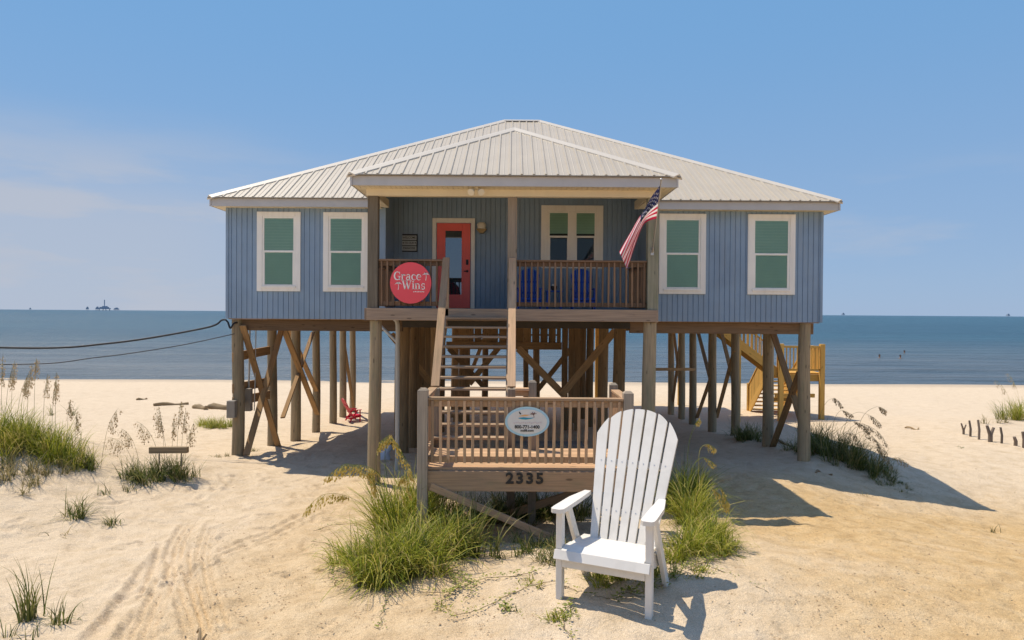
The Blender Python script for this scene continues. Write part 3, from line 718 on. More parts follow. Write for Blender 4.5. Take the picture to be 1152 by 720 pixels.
def railing(xa, xb, y, top, bot, parent, mat, n, capw=0.14, bw=0.036, axis='x', c=None):
    r_ = MB()
    if axis == 'x': r_.box(xa, xb, y-capw/2, y+capw/2, top-0.038, top); r_.box(xa, xb, y-0.02, y+0.02, top-0.13, top-0.04)
    else: r_.box(y-capw/2, y+capw/2, xa, xb, top-0.038, top); r_.box(y-0.02, y+0.02, xa, xb, top-0.13, top-0.04)
    rail = r_.build('railing', mat, parent)
    r_ = MB()
    if axis == 'x': r_.box(xa, xb, y-0.02, y+0.02, bot, bot+0.088)
    else: r_.box(y-0.02, y+0.02, xa, xb, bot, bot+0.088)
    r_.build('bottom_rail', mat, rail)
    for i in range(n):
        t = xa+(xb-xa)*(i+0.5)/n+rnd.uniform(-.004, .004); r_ = MB(); tw = rnd.uniform(-0.004, 0.004)
        if axis == 'x': r_.beam((t+tw, y-0.040, bot-0.0), (t-tw, y-0.040, top-0.042), bw, bw, up=(0, 1, 0))
        else: r_.beam((y-0.040, t+tw, bot), (y-0.040, t-tw, top-0.042), bw, bw, up=(0, 1, 0))
        r_.build('baluster', mat, rail)
    return rail
railing(-2.65, -1.31, 13.56, 1.05, 0.125, house, M_RAILWOOD, 11); railing(0.09, 2.665, 13.56, 1.05, 0.125, house, M_RAILWOOD, 22)
railing(13.66, 15.95, -2.75, 1.05, 0.125, house, M_RAILWOOD, 18, axis='y'); railing(13.66, 15.95, 2.77, 1.05, 0.125, house, M_RAILWOOD, 18, axis='y')

# piles
def pile(px, D, wpx, top=-0.2, X=None, lean=0.0, mat=None):
    x = (px-576)*D/F if X is None else X; r_ = wpx*D/F/2; g = gz(x, D)-0.35
    n = 9; pts = []; rr = []
    for i in range(n+1):
        t = i/n; pts.append((x+lean*(1-t)+0.012*math.sin(t*5+x), D+0.01*math.cos(t*6+D), g+(top-g)*t)); rr.append(r_*(1.05-0.10*t))
    m_ = MB(); m_.tube(pts, rr, 16, wob=0.03); return m_.build('pile', mat or M_PILE, house)
PILES = [(268, 16.22, 13.0), (306.5, 18.3, 10.6), (333, 20.3, 11.0), (356, 22.4, 8.6), (375, 24.4, 8.0), (386, 25.9, 7.6), (397, 27.6, 6.8),
         (905.5, 16.22, 13.5), (865, 18.3, 11.8), (828, 20.9, 9.2), (802, 22.6, 9.2), (780, 24.8, 8.0), (767.5, 26.2, 7.4), (755.5, 27.7, 7.0)]
for a in PILES: pile(*a)
pile(424.5, 13.58, 14, -0.17, X=-2.72); pile(726, 13.58, 15.5, -0.17, X=2.735)
for a in ((455, 17.6, 11), (460, 19.6, 11), (466, 18.4, 11), (473, 20.2, 10), (448, 20.8, 7), (479.5, 21.6, 9), (486, 23.5, 9), (697, 17.8, 14), (679, 20.9, 11.5), (664, 24.3, 8.5), (645, 25.6, 8), (636, 24.2, 7), (592, 27.8, 6), (497, 22.6, 8), (489, 18.0, 9), (511, 26.6, 6), (656, 26.7, 7.5), (604, 25.4, 7.5), (520, 25.4, 7.5), (546, 27.6, 7)): pile(*a, mat=M_PILEBR)
def xz(px, py, D): return P(px, py, D)
def brace(a, b, D0, D1, w=0.14, mat=None, t=0.045):
    m_ = MB(); p = P(*a, D0); q = P(*b, D1); m_.beam(p, q, w, t, up=(0, 1, 0)); m_.build('brace', mat or M_BRACE, house)
brace((273, 366), (313, 502), 16.06, 18.15, 0.15); brace((318, 366), (277, 512), 18.12, 16.1, 0.15)
brace((317, 364), (357, 466), 18.3, 22.2, 0.17); brace((352, 374), (318, 470), 22.2, 18.4, 0.12)
brace((323, 366), (356, 440), 20.1, 22.3, 0.15); brace((385, 372), (398, 460), 25.8, 27.5, 0.12)
brace((869, 372), (903, 478), 18.2, 16.3, 0.16); brace((900, 418), (868, 506), 16.35, 18.2, 0.16)
brace((785, 372), (800, 430), 24.7, 22.6, 0.12); brace((800, 424), (784, 470), 22.5, 24.7, 0.12)
brace((758, 372), (768, 460), 27.5, 26.1, 0.10); brace((766, 378), (757, 452), 26.2, 27.6, 0.10)
brace((811, 372), (828, 440), 22.7, 20.8, 0.12); brace((826, 395), (806, 470), 20.8, 22.7, 0.12)
brace((583, 392), (636, 446), 19.6, 19.6, 0.20, M_DARKWOOD, 0.06); brace((632, 444), (692, 372), 19.5, 19.5, 0.20, M_DARKWOOD, 0.06)
brace((440, 376), (486, 432), 18.0, 20.0, 0.18, M_BRACE); brace((528, 432), (570, 380), 24.2, 24.2, 0.2, M_DARKWOOD); brace((505, 392), (545, 436), 24.3, 24.3, 0.18, M_DARKWOOD)
brace((652, 380), (604, 440), 25.0, 25.0, 0.18, M_DARKWOOD); brace((724, 415.5), (782, 415.5), 22.9, 24.6, 0.10, M_DARKWOOD)
brace((548, 372), (520, 445), 27.0, 27.0, 0.15, M_DARKWOOD)
# hanging slat screen and slatted store walls under the middle of the house
def slat_wall(x0, x1, D, z0, z1, pitch, wv, mat=M_DARKWOOD, name='slat_screen', axis='x', bottom=None):
    s = MB(); k = x0
    while k < x1-0.02:
        w = wv*rnd.uniform(0.85, 1.05); b = z0 if bottom is None else bottom(k)-0.1
        b += rnd.uniform(-0.02, 0.02)
        if axis == 'x': s.box(k, min(k+w, x1), D-0.012, D+0.012, b, z1)
        else: s.box(D-0.012, D+0.012, k, min(k+w, x1), b, z1)
        k += pitch
    return s.build(name, mat, house)
slat_wall(-1.9, 1.72, 24.0, -1.08, -0.22, 0.29, 0.283)
m_ = MB(); m_.box(-2.3, 1.75, 23.9, 23.97, -1.28, -1.02); m_.build('screen_beam', M_BRACE, house)
for zz in (-0.55, -0.80): 
    m_ = MB(); m_.box(-1.9, 1.7, 24.02, 24.06, zz, zz+0.06); m_.build('screen_rail', M_DARKWOOD, house)
slat_wall(1.72, 2.35, 23.4, 0, -0.22, 0.22, 0.198, name='store_wall', bottom=lambda k: gz(k, 23.4))
slat_wall(-2.1, -1.5, 24.6, 0, -0.22, 0.21, 0.2095, name='store_wall', bottom=lambda k: gz(k, 24.6))
# conduit pipe under the porch floor
m_ = MB(); a = P(447.5, 360, 15.0); g = ground_at(447.5, 522); m_.tube([(a.x-0.11, 15.0, a.z+0.06), (a.x-0.02, 15.0, a.z-0.02), (a.x, 15.0, a.z-0.12), (a.x, 15.0, gz(a.x, 15.0)-0.2)], 0.048, 10)
m_.tube([(a.x-0.55, 15.3, -0.2), (a.x, 15.02, a.z-0.5)], 0.035, 8); m_.build('conduit_pipe', M_PVC, house)
# service rack between the two front piles at the left corner: planks, meter boxes and riser pipes
for py_, dz_ in ((402, 0), (437, 0), (452, 0)):
    m_ = MB(); a = P(262, py_, 16.1); b = P(303, py_-8, 18.1); m_.beam(a, b, 0.05, 0.22); m_.build('service_plank', M_DARKWOOD, house)
m_ = MB(); a = P(261, 462, 16.0); m_.box(a.x-0.09, a.x+0.1, 15.9, 16.06, a.z-0.16, a.z+0.24); m_.build('meter_box', M_BOXGREY, house)
m_ = MB(); a = P(279, 446, 16.7); m_.box(a.x-0.1, a.x+0.1, 16.6, 16.75, a.z-0.35, a.z+0.2); m_.build('meter_box', M_BOXGREY, house)
m_ = MB()
for p_ in (281, 288): a = P(p_, 365, 16.8); b = P(p_-2, 462, 16.8); m_.tube([a, (a+b)/2+Vector((.01, 0, 0)), b], 0.022 if p_ == 281 else 0.012, 8)
m_.build('riser_pipe', M_PVC, house)
# rear gulf-side deck
m_ = MB(); m_.box(-4.0, 7.9, YB+0.02, YB+2.6, DZ-0.26, DZ); m_.build('rear_deck', M_YELLOW, house)
for x in (-3.8, 0, 3.9, 7.7):
    m_ = MB(); m_.box(x-.08, x+.08, YB+2.35, YB+2.5, gz(x, 31.2)-.3, DZ-.25); m_.build('rear_deck_post', M_YELLOW, house)

# ------------------------------------------------------------------ front stairs and landing
st = thing('front_stairs', (0.1, 11.2, gz(0.1, 11.2)), 'weathered wooden front stairs and railed landing bearing house number', 'stairs')
LX0, LX1, LY0, LY1, LZ = -1.24, 1.60, 9.42, 10.80, -2.15
SX0, SX1 = -1.27, -0.10
N_T = 12
def stz(k): return DZ-0.155-(k)*(DZ-0.155-LZ)/(N_T+0.0)*1.0
for k in range(N_T):
    z = DZ-0.172*(k+1); yc = 13.34-0.207*(k+0.5)
    m_ = MB(); m_.box(SX0, SX1, yc-0.135, yc+0.0, z-0.038, z); m_.box(SX0, SX1, yc+0.005, yc+0.135, z-0.038, z); m_.build('tread', M_WOOD, st)
for x in (SX0-0.022, SX1+0.022):
    m_ = MB(); m_.beam((x, 13.38, -0.17), (x, 10.72, -2.30), 0.042, 0.25, up=(0, 0, 1)); m_.build('stringer', M_WOOD, st)
def post(x, y, w, z0, z1, mat=M_GREYWOOD, point=True):
    m_ = MB(); h = w/2; m_.box(x-h, x+h, y-h, y+h, z0, z1-0.03)
    if point: m_.add([(x-h, y-h, z1-.03), (x+h, y-h, z1-.03), (x+h, y+h, z1-.03), (x-h, y+h, z1-.03), (x-h*.55, y-h*.55, z1), (x+h*.55, y-h*.55, z1), (x+h*.55, y+h*.55, z1), (x-h*.55, y+h*.55, z1)],
        [(0, 1, 5, 4), (1, 2, 6, 5), (2, 3, 7, 6), (3, 0, 4, 7), (4, 5, 6, 7)])
    m_.build('post', mat, st)
# stair handrails: a flat cap on each side, top and bottom posts
for (xt, xb, x_top) in ((-1.30, -1.235, -1.30), (0.0, 0.0, 0.0)):
    m_ = MB(); m_.beam((xt, 13.44, 1.07), (xb, 11.02, -1.20), 0.135, 0.04); m_.build('handrail', M_WOODLAND, st)
    m_ = MB(); m_.beam((xt, 13.40, 0.95), (xb, 11.05, -1.28), 0.038, 0.11); m_.build('handrail_board', M_WOOD, st)
post(-1.305, 13.46, 0.12, DZ-0.15, 1.08, M_WOOD, False)
post(-1.225, 10.98, 0.13, gz(-1.2, 11)-.3, -1.19, M_GREYWOOD, False); post(0.0, 10.98, 0.13, gz(0, 11)-.3, -1.19, M_GREYWOOD, False)
# landing
dk = MB(); y = LY0+0.02
while y < LY1: dk.box(LX0-0.03, LX1+0.03, y, y+0.134, LZ-0.034, LZ); y += 0.14
dk.build('landing_floor', M_WOODLAND, st)
m_ = MB(); m_.box(LX0+0.05, LX1+0.06, LY0-0.03, LY0+0.015, LZ-0.315, LZ-0.038); m_.build('landing_rim', M_WOODLAND, st)
m_ = MB(); m_.box(LX0+0.05, LX1, LY1-0.045, LY1, LZ-0.315, LZ-0.038); m_.build('landing_rim', M_WOOD, st)
for x in (LX0+0.0, LX1+0.0):
    m_ = MB(); m_.box(x-0.02, x+0.02, LY0+0.02, LY1-0.05, LZ-0.313, LZ-0.038); m_.build('landing_rim', M_WOOD, st)
for x, y, zt in ((LX0+0.02, LY0-0.005, -1.045), (LX1+0.02, LY0+0.06, -1.075), (LX1-0.0, LY1-0.08, -1.09), (0.33, LY1-0.06, -1.06)):
    post(x, y, 0.14 if y < 10 else 0.125, gz(x, y)-0.3, zt)
railing(LX0+0.09, LX1-0.05, LY0+0.05, -1.175, -2.08, st, M_WOODLAND, 24, 0.13, 0.04)
railing(LY0+0.12, LY1-0.14, LX1+0.02, -1.185, -2.08, st, M_WOODLAND, 9, 0.13, 0.04, axis='y')
railing(LY0+0.08, LY1-0.0, LX0+0.0, -1.185, -2.08, st, M_WOODLAND, 9, 0.13, 0.04, axis='y')
m_ = MB(); m_.box(0.06, 0.28, LY1-0.13, LY1-0.0, -1.22, -1.18); m_.box(0.06, 0.28, LY1-0.08, LY1-0.05, -1.31, -1.22); m_.build('railing', M_WOODLAND, st)
# landing braces
m_ = MB(); a = P(484, 547, LY0-0.04); b = P(650, 618, LY0-0.04); m_.beam(a, b, 0.10, 0.04, up=(0, 1, 0)); m_.build('brace', M_WOODLAND, st)
m_ = MB(); a = P(690, 541, LY1-0.1); b = P(530, 592, LY1-0.1); m_.beam(a, b, 0.12, 0.04, up=(0, 1, 0)); m_.build('brace', M_WOODLAND, st)
# short flight from the landing down to the sand behind it
for k in range(4):
    z = LZ-0.18*(k+1); m_ = MB(); m_.box(0.42, 1.5, LY1+0.02+0.26*k, LY1+0.27+0.26*k, z-.038, z); m_.build('tread', M_WOOD, st)
for x in (0.40, 1.52):
    m_ = MB(); m_.beam((x, LY1-0.02, LZ-0.14), (x, LY1+1.15, LZ-1.02), 0.04, 0.24); m_.build('stringer', M_WOOD, st)
for i, ch in enumerate('2335'):
    m_ = MB(); add_text(m_, ch, P(573.5+i*11.2, 537.5+i*0.1, LY0).x, LY0-0.040, P(573, 538.5, LY0-.03).z, 0.205, 0.018, 0.006, 1.1); m_.build('house_number', M_BLACKTXT, st)
# ------------------------------------------------------------------ signs
def letter_strokes(ch):
    # slab-serif capitals and lower case on a unit x-height-1 body: list of (points, width)
    T, t = 0.20, 0.08
    def serif(x, z, w=0.34): return ([(x-w/2, z), (x+w/2, z)], t)
    if ch == 'G': return [(arc(0.55, 0.7, 0.48, 0.66, 45, 330, 20), [t]*3+[0.13]*3+[T+.03]*9+[0.13]*3+[t]*3), ([(0.90, 0.02), (0.90, 0.62)], T), serif(0.86, 0.64, 0.5), ([(0.93, 0.95), (0.93, 1.38)], t)], 1.15
    if ch == 'r': return [([(0.22, 0), (0.22, 0.95)], T), serif(0.22, 0.04, 0.46), serif(0.14, 0.92, 0.26), (arc(0.52, 0.55, 0.26, 0.36, 160, 60, 8), 0.12), (arc(0.64, 0.82, 0.06, 0.06, 0, 360, 10), 0.12)], 0.80
    if ch == 'a': return [([(0.62, 0.05), (0.62, 0.72)], T), (arc(0.40, 0.70, 0.24, 0.25, 0, 165, 8), 0.11), (arc(0.36, 0.29, 0.24, 0.26, 60, 330, 12), 0.15), serif(0.72, 0.05, 0.26)], 0.92
    if ch == 'c': return [(arc(0.44, 0.48, 0.34, 0.46, 45, 315, 16), [t]*3+[0.12]*2+[T]*7+[0.12]*2+[t]*3), (arc(0.64, 0.78, 0.05, 0.05, 0, 360, 8), 0.12)], 0.82
    if ch == 'e': return [(arc(0.44, 0.48, 0.34, 0.46, 0, 318, 18), [t]*3+[0.10]*3+[T]*7+[0.12]*3+[t]*3), ([(0.12, 0.52), (0.78, 0.52)], t)], 0.86
    if ch == 'W': return [([(0.12, 1.35), (0.46, 0.02)], T+.02), ([(0.46, 0.0), (0.76, 1.30)], t), ([(0.70, 1.35), (1.04, 0.02)], T+.02), ([(1.04, 0.0), (1.34, 1.32)], t), serif(0.12, 1.36, 0.44), serif(0.72, 1.36, 0.36), serif(1.36, 1.36, 0.40)], 1.56
    if ch == 'i': return [([(0.22, 0), (0.22, 0.92)], T), serif(0.22, 0.04, 0.44), serif(0.15, 0.92, 0.26), (arc(0.2, 1.22, 0.06, 0.06, 0, 360, 10), 0.13)], 0.46
    if ch == 'n': return [([(0.22, 0), (0.22, 0.92)], T), serif(0.22, 0.04, 0.42), serif(0.14, 0.92, 0.24), (arc(0.48, 0.58, 0.24, 0.34, 170, 0, 10), 0.12), ([(0.72, 0.6), (0.72, 0)], T), serif(0.74, 0.04, 0.40)], 0.98
    if ch == 's': return [(arc(0.36, 0.70, 0.22, 0.23, 20, 250, 12), 0.12), (arc(0.36, 0.26, 0.24, 0.24, 80, -160, 12), 0.14), ([(0.57, 0.66), (0.57, 0.95)], t), ([(0.12, 0.02), (0.12, 0.30)], t)], 0.70
def slab_text(body, x, z, s, y, parent, mat):
    for ch in body:
        mb = MB(); st_, adv = letter_strokes(ch)
        for pts, w in st_:
            if isinstance(w, list) and len(w) != len(pts): w = [w[min(len(w)-1, int(i*len(w)/len(pts)))] for i in range(len(pts))]
            stroke(mb, [(x+a*s, z+b*s) for a, b in pts], [q*s for q in w] if isinstance(w, list) else w*s, y)
        mb.build('lettering', mat, parent); x += adv*s
    return x
c = P(462, 318.3, 13.40)
sg = thing('round_sign', (c.x, 13.42, c.z-0.4), 'round red sign reading Grace Wins on the porch railing', 'sign')
mb = MB(); disc(mb, c.x, 13.395, c.z, 0.405, 0.405, 0.03, 64); mb.build('sign_board', M_REDSIGN, sg)
slab_text('Grace', c.x-0.325, c.z+0.055, 0.118, 13.388, sg, M_LETTER)
slab_text('Wins', c.x-0.165, c.z-0.125, 0.122, 13.388, sg, M_LETTER)
def palm(x, z, s, y, parent):
    mb = MB(); stroke(mb, [(x, z), (x+0.1*s, z+0.5*s), (x+0.05*s, z+s)], [0.12*s, 0.09*s, 0.07*s], y)
    for a in (10, 50, 95, 130, 170):
        p0 = (x+0.05*s, z+s); p1 = (p0[0]+0.35*s*math.cos(R(a)), p0[1]+0.3*s*math.sin(R(a))+0.05*s); p2 = (p0[0]+0.62*s*math.cos(R(a)), p0[1]+0.3*s*math.sin(R(a))-0.15*s)
        stroke(mb, [p0, p1, p2], [0.08*s, 0.15*s, 0.03*s], y)
    return mb.build('palm_emblem', M_LETTER, parent)
palm(c.x+0.295, c.z+0.05, 0.115, 13.388, sg); palm(c.x-0.245, c.z-0.135, 0.115, 13.388, sg)
mb = MB(); add_text(mb, 'a', c.x, 0, 0, 0.01) if False else None
for i in range(7): stroke(mb, [(c.x+0.055+i*0.032, c.z-0.178), (c.x+0.075+i*0.032, c.z-0.168+0.006*(i % 2))], 0.016, 13.388)
mb.build('small_script_line', M_LETTER, sg)

c = P(593, 474, 9.40); ys_ = LY0-0.035
es = thing('rental_sign', (c.x, ys_, c.z-0.2), 'oval white and blue rental sign with phone number on landing railing', 'sign')
mb = MB(); disc(mb, c.x, ys_-0.022, c.z, 0.305, 0.203, 0.018, 56); mb.build('sign_rim', M_PALEBLUE, es)
mb = MB(); disc(mb, c.x, ys_-0.026, c.z, 0.272, 0.172, 0.006, 56); mb.build('sign_face', M_WHITE, es)
mb = MB(); mb.prism([(c.x-0.13, c.z+0.05), (c.x-0.05, c.z+0.062), (c.x+0.03, c.z+0.055), (c.x+0.10, c.z+0.06), (c.x+0.05, c.z+0.042), (c.x-0.02, c.z+0.03), (c.x-0.08, c.z+0.036)], 'y', ys_-0.031, ys_-0.0265); mb.build('wave_emblem', M_TEAL, es)
mb = MB(); mb.prism([(c.x-0.12, c.z+0.075), (c.x-0.04, c.z+0.10), (c.x+0.04, c.z+0.095), (c.x-0.02, c.z+0.075)], 'y', ys_-0.031, ys_-0.0265); mb.build('beach_emblem', M_ORANGE, es)
mb = MB(); stroke(mb, [(c.x-0.11, c.z+0.135), (c.x-0.098, c.z+0.115), (c.x-0.085, c.z+0.105)], [0.012, 0.02, 0.012], ys_-0.031, 0.004); mb.build('gull_emblem', M_BLACKTXT, es)
mb = MB()
for a in (15, 60, 110, 150, 185): stroke(mb, [(c.x+0.085, c.z+0.105), (c.x+0.085+.045*math.cos(R(a)), c.z+0.108+.03*math.sin(R(a)))], [0.012, 0.006], ys_-0.031, 0.004)
stroke(mb, [(c.x+0.085, c.z+0.105), (c.x+0.095, c.z+0.06)], 0.008, ys_-0.031, 0.004); mb.build('palm_emblem', M_BROWNSIGN, es)
mb = MB()
for i in range(15): stroke(mb, [(c.x-0.185+i*0.026, c.z-0.012), (c.x-0.17+i*0.026, c.z-0.012+0.012*((i*7) % 3-1))], 0.012, ys_-0.031, 0.004)
mb.build('faded_line', M_PINKTXT, es)
mb = MB(); add_text(mb, '800-771-1400', c.x, ys_-0.030, c.z-0.072, 0.062, 0.004, 0.0016, 0.98); mb.build('phone_lettering', M_BLACKTXT, es)
mb = MB(); add_text(mb, 'mdi8.com', c.x, ys_-0.030, c.z-0.120, 0.046, 0.004, 0.0010, 1.0); mb.build('web_lettering', M_BLACKTXT, es)

c = P(461, 273.5, YR)
pl = thing('wall_plaque', (c.x, YR, c.z-0.2), 'square black framed grey welcome plaque beside the red door', 'plaque')
mb = MB(); mb.box(c.x-0.185, c.x+0.195, YR-0.035, YR-0.001, c.z-0.225, c.z+0.225); mb.build('backing_board', M_BLACK, pl)
for i, tx in enumerate(('WELCOME', 'TO OUR', 'PARADISE')):
    z = c.z+0.13-i*0.133; mb = MB(); mb.box(c.x-0.185, c.x+0.175, YR-0.052, YR-0.036, z-0.056, z+0.056); b = mb.build('plank', M_GREYPLAQUE, pl)
    mb = MB(); add_text(mb, tx, c.x-0.005, YR-0.055, z, 0.078 if i != 1 else 0.07, 0.004, 0.0005, 0.88); mb.build('lettering', M_BLACKTXT, b)
mb = MB()
for s in (-1, 1): mb.prism([(c.x-0.005+s*0.15-0.018, c.z), (c.x-0.005+s*0.15, c.z-0.022), (c.x-0.005+s*0.15+0.018, c.z), (c.x-0.005+s*0.15, c.z+0.022)], 'y', YR-0.058, YR-0.053)
mb.build('star_emblem', M_BLACKTXT, pl)

# ------------------------------------------------------------------ lamps
c = P(542, 258, YR)
wl = thing('wall_lamp', (c.x, YR, c.z), 'small brass wall lantern with frosted glass right of red door', 'lamp')
mb = MB(); mb.box(c.x-0.06, c.x+0.06, YR-0.03, YR-0.001, c.z-0.10, c.z+0.06); mb.build('back_plate', M_BRASS, wl)
mb = MB(); mb.prism([(c.x-0.13, c.z-0.005), (c.x+0.13, c.z-0.005), (c.x+0.10, c.z-0.05), (c.x+0.04, c.z-0.115), (c.x-0.04, c.z-0.115), (c.x-0.10, c.z-0.05)], 'y', YR-0.20, YR-0.03); mb.build('basket', M_BRASS, wl)
mb = MB(); mb.tube([(c.x, YR-0.12, c.z), (c.x, YR-0.12, c.z+0.10), (c.x, YR-0.12, c.z+0.15)], [0.10, 0.115, 0.085], 12); mb.build('glass_shade', M_LAMPGLASS, wl)
c = P(536, 213, 13.22)
fl = thing('flood_lamp', (c.x, 13.2, 2.413), 'cream twin flood lamp under the porch roof edge', 'lamp')
mb = MB(); mb.tube([(c.x, 13.22, 2.413), (c.x, 13.22, 2.385)], 0.06, 12); mb.build('base', M_SOFFIT, fl)
for s in (-1, 1):
    mb = MB(); mb.tube([(c.x+s*0.03, 13.21, 2.40), (c.x+s*0.07, 13.16, 2.35), (c.x+s*0.10, 13.08, 2.30)], [0.018, 0.045, 0.068], 12); mb.build('lamp_head', M_BRASS if False else M_SOFFIT, fl)

# ------------------------------------------------------------------ flag
fp0 = P(734, 283, 13.42); fp1 = P(743.8, 203, 12.2); fdir = (fp1-fp0).normalized()
fg = thing('flag', (fp0.x, 13.45, fp0.z), 'stars and stripes flag drooping from an angled pole on porch post', 'flag')
mb = MB(); mb.tube([fp0, fp0+(fp1-fp0)*0.5, fp1], [0.014, 0.013, 0.011], 8); mb.build('pole', M_ALU, fg)
mb = MB(); mb.ellipsoid(fp1+fdir*0.02, .022, .022, .026, 8, 6); mb.build('finial', M_ALU, fg)
mb = MB(); mb.box(fp0.x-0.03, fp0.x+0.03, 13.432, 13.448, fp0.z-.07, fp0.z+.04); mb.tube([fp0-fdir*0.01, fp0+fdir*0.10], 0.024, 8); mb.build('bracket', M_ALU, fg)
TOPC = [(742.3, 209), (733, 221), (725, 235), (718, 245), (711, 258), (703, 272.5), (697, 284)]; BOTC = [(738.5, 246), (731, 248), (724, 252), (718, 265), (713, 279), (709, 292), (705.5, 303)]
def cr(pts, t):
    n = len(pts)-1; x = min(t*n, n-1e-6); i = int(x); f = x-i
    g = lambda k: pts[max(0, min(n, k))]
    return [0.5*((2*g(i)[k])+(g(i+1)[k]-g(i-1)[k])*f+(2*g(i-1)[k]-5*g(i)[k]+4*g(i+1)[k]-g(i+2)[k])*f*f+(3*g(i)[k]-g(i-1)[k]-3*g(i+1)[k]+g(i+2)[k])*f**3) for k in (0, 1)]
def flag_pt(u, v):
    a = cr(TOPC, u); b = cr(BOTC, u); w = v+0.05*math.sin(v*12+u*4)*min(1, u*3)
    x = a[0]+(b[0]-a[0])*w; y = a[1]+(b[1]-a[1])*w
    D = 12.29+0.42*v+0.20*math.sin(v*8.5+u*3.0)*min(1, 0.1+u*1.6)-0.2*u*(1+v)
    return P(x, y, D)
NU, NV = 30, 39
mb = MB(); vs = [flag_pt(i/NU, j/NV) for j in range(NV+1) for i in range(NU+1)]
for j in range(NV):
    for i in range(NU):
        stripe = j//3; can = i < NU*0.42 and stripe < 7
        mi = 2 if can else (0 if stripe % 2 == 0 else 1)
        q = (j*(NU+1)+i, j*(NU+1)+i+1, (j+1)*(NU+1)+i+1, (j+1)*(NU+1)+i)
        mb.f.append(q); mb.m.append(mi); mb.sm.append(True)
for p in vs: mb.v.append(tuple(p)); mb.g.append(tuple(p)); mb.r.append(.5)
cloth = mb.build('flag_cloth', [M_FLAGR, M_FLAGW, M_FLAGB], fg)
mb = MB()
for r_ in range(7):
    for k in range(6 if r_ % 2 == 0 else 5):
        u = 0.42*(k+0.6+(r_ % 2)*0.5)/6.2; v = 0.538*(r_+0.5)/7
        p = flag_pt(u, v); du = (flag_pt(u+.01, v)-p).normalized(); dv = (flag_pt(u, v+.01)-p).normalized(); n = du.cross(dv).normalized()
        for s in (-1, 1):
            mb.add([p+n*s*0.004+(du*math.cos(a*math.pi/5)+dv*math.sin(a*math.pi/5))*(0.028 if a % 2 == 0 else 0.012) for a in range(10)], [tuple(range(10))], None, .5)
mb.build('stars', M_FLAGW, cloth)

# ------------------------------------------------------------------ chairs
def adirondack(name, loc, rz, label, mat, group=None, k=1.0, nslat=7, cat='chair', drop=0.0):
    t = thing(name, loc, label, cat, group, rz)
    B = lambda nm, m: (setattr(m, 'v', [(a*k, b*k, c*k) for a, b, c in m.v]), m.build(nm, mat, t, local=True))[1]
    hw = 0.48
    for s in (-1, 1):
        m = MB(); m.box(s*hw-0.035, s*hw+0.035, -0.04, 0.045, -drop, 0.90); B('front_leg', m)
        m = MB(); m.beam((s*(hw-0.005), 0.20, 0.90), (s*(hw-0.005), 0.86, -0.01-drop), 0.05, 0.105, up=(0, 1, 0.4)); B('rear_leg', m)
        m = MB()                                               # paddle-shaped arm
        out = [(s*(hw-0.085), 0.76), (s*(hw-0.085), 0.40), (s*(hw-0.075), 0.0), (s*(hw-0.07), -0.09), (s*(hw-0.04), -0.125), (s*(hw+0.045), -0.125), (s*(hw+0.07), -0.09), (s*(hw+0.072), 0.0), (s*(hw+0.055), 0.40), (s*(hw-0.01), 0.76)]
        m.prism(out, 'z', 0.90, 0.945); B('arm', m)
        m = MB(); m.beam((s*(hw-0.075), -0.02, 0.42), (s*(hw-0.075), 0.80, 0.30), 0.05, 0.15); B('side_rail', m)
    m = MB(); m.box(-hw+0.036, hw-0.036, -0.045, 0.0, 0.315, 0.475); B('apron', m)
    m = MB(); m.box(-hw+0.1, hw-0.1, 0.70, 0.74, 0.18, 0.30); B('rear_stretcher', m)
    for i in range(5):                                         # seat boards, the first rolled over the front edge
        v0 = -0.075+0.14*i; z = 0.515-0.012*i-(0.0 if i else 0.012)
        m = MB(); w = hw-0.037 if i < 2 else hw-0.05
        m.beam((-w, v0+0.067, z), (w, v0+0.067, z), 0.132, 0.04, up=(0, -0.20 if i == 0 else 0.08, 1)); B('seat_slat', m)
    m = MB(); m.beam((-hw-0.03, -0.095, 0.462), (hw+0.03, -0.095, 0.462), 0.10, 0.035, up=(0, -1, 0.45)); B('seat_slat', m)
    b0 = Vector((0.045 if k > 0.9 else 0, 0.51, 0.45)); ax = Vector((0, 0.76, 1.40)); Lb = ax.length; ax.normalize(); nr = Vector((0, -ax.z, ax.y))
    half = nslat/2
    for i in range(nslat):
        a = (i-half)/half; b = (i+1-half)/half; g = 0.022
        def arcz(q): return Lb*(1-0.21*q*q*(0.55+0.45*q*q))
        wb, wt = 0.365, 0.495
        l0, r0 = a*wb+g/2, b*wb-g/2; l1, r1 = a*wt+g/2+.003, b*wt-g/2-.003
        if nslat == 1: l0, r0, l1, r1 = -wb, wb, -wt*.8, wt*.8
        loop = [(l0, -0.06), (r0, -0.06)]
        for q in np.linspace(1, 0, 6):
            u = l1+(r1-l1)*q; qq = a+(b-a)*q; loop.append((u, arcz(qq)))
        f_ = [b0+Vector((u, 0, 0))+ax*h+nr*0.016 for u, h in loop]; k_ = [p-nr*0.034 for p in f_]; n = len(loop)
        m = MB(); m.add(f_+k_, [tuple(range(n))[::-1], tuple(range(n, 2*n))]+[(j, (j+1) % n, (j+1) % n+n, j+n) for j in range(n)], None, None); B('back_slat', m)
    for h, w in ((0.36, 0.36), (0.93, 0.41)):
        if k > 0.9:
            for i in range(nslat):
                u = (i+.5-half)/half*(0.365+(0.495-0.365)*h/Lb); o = b0+ax*h+Vector((u, 0, 0))+nr*0.016
                m = MB(); m.tube([o, o+nr*0.004], 0.007, 8); m.build('screw', M_ALU, t, local=True)
        m = MB(); c = b0+ax*h-nr*0.042; m.beam(c-Vector((w, 0, 0)), c+Vector((w, 0, 0)), 0.085, 0.04, up=nr); B('back_brace', m)
    return t
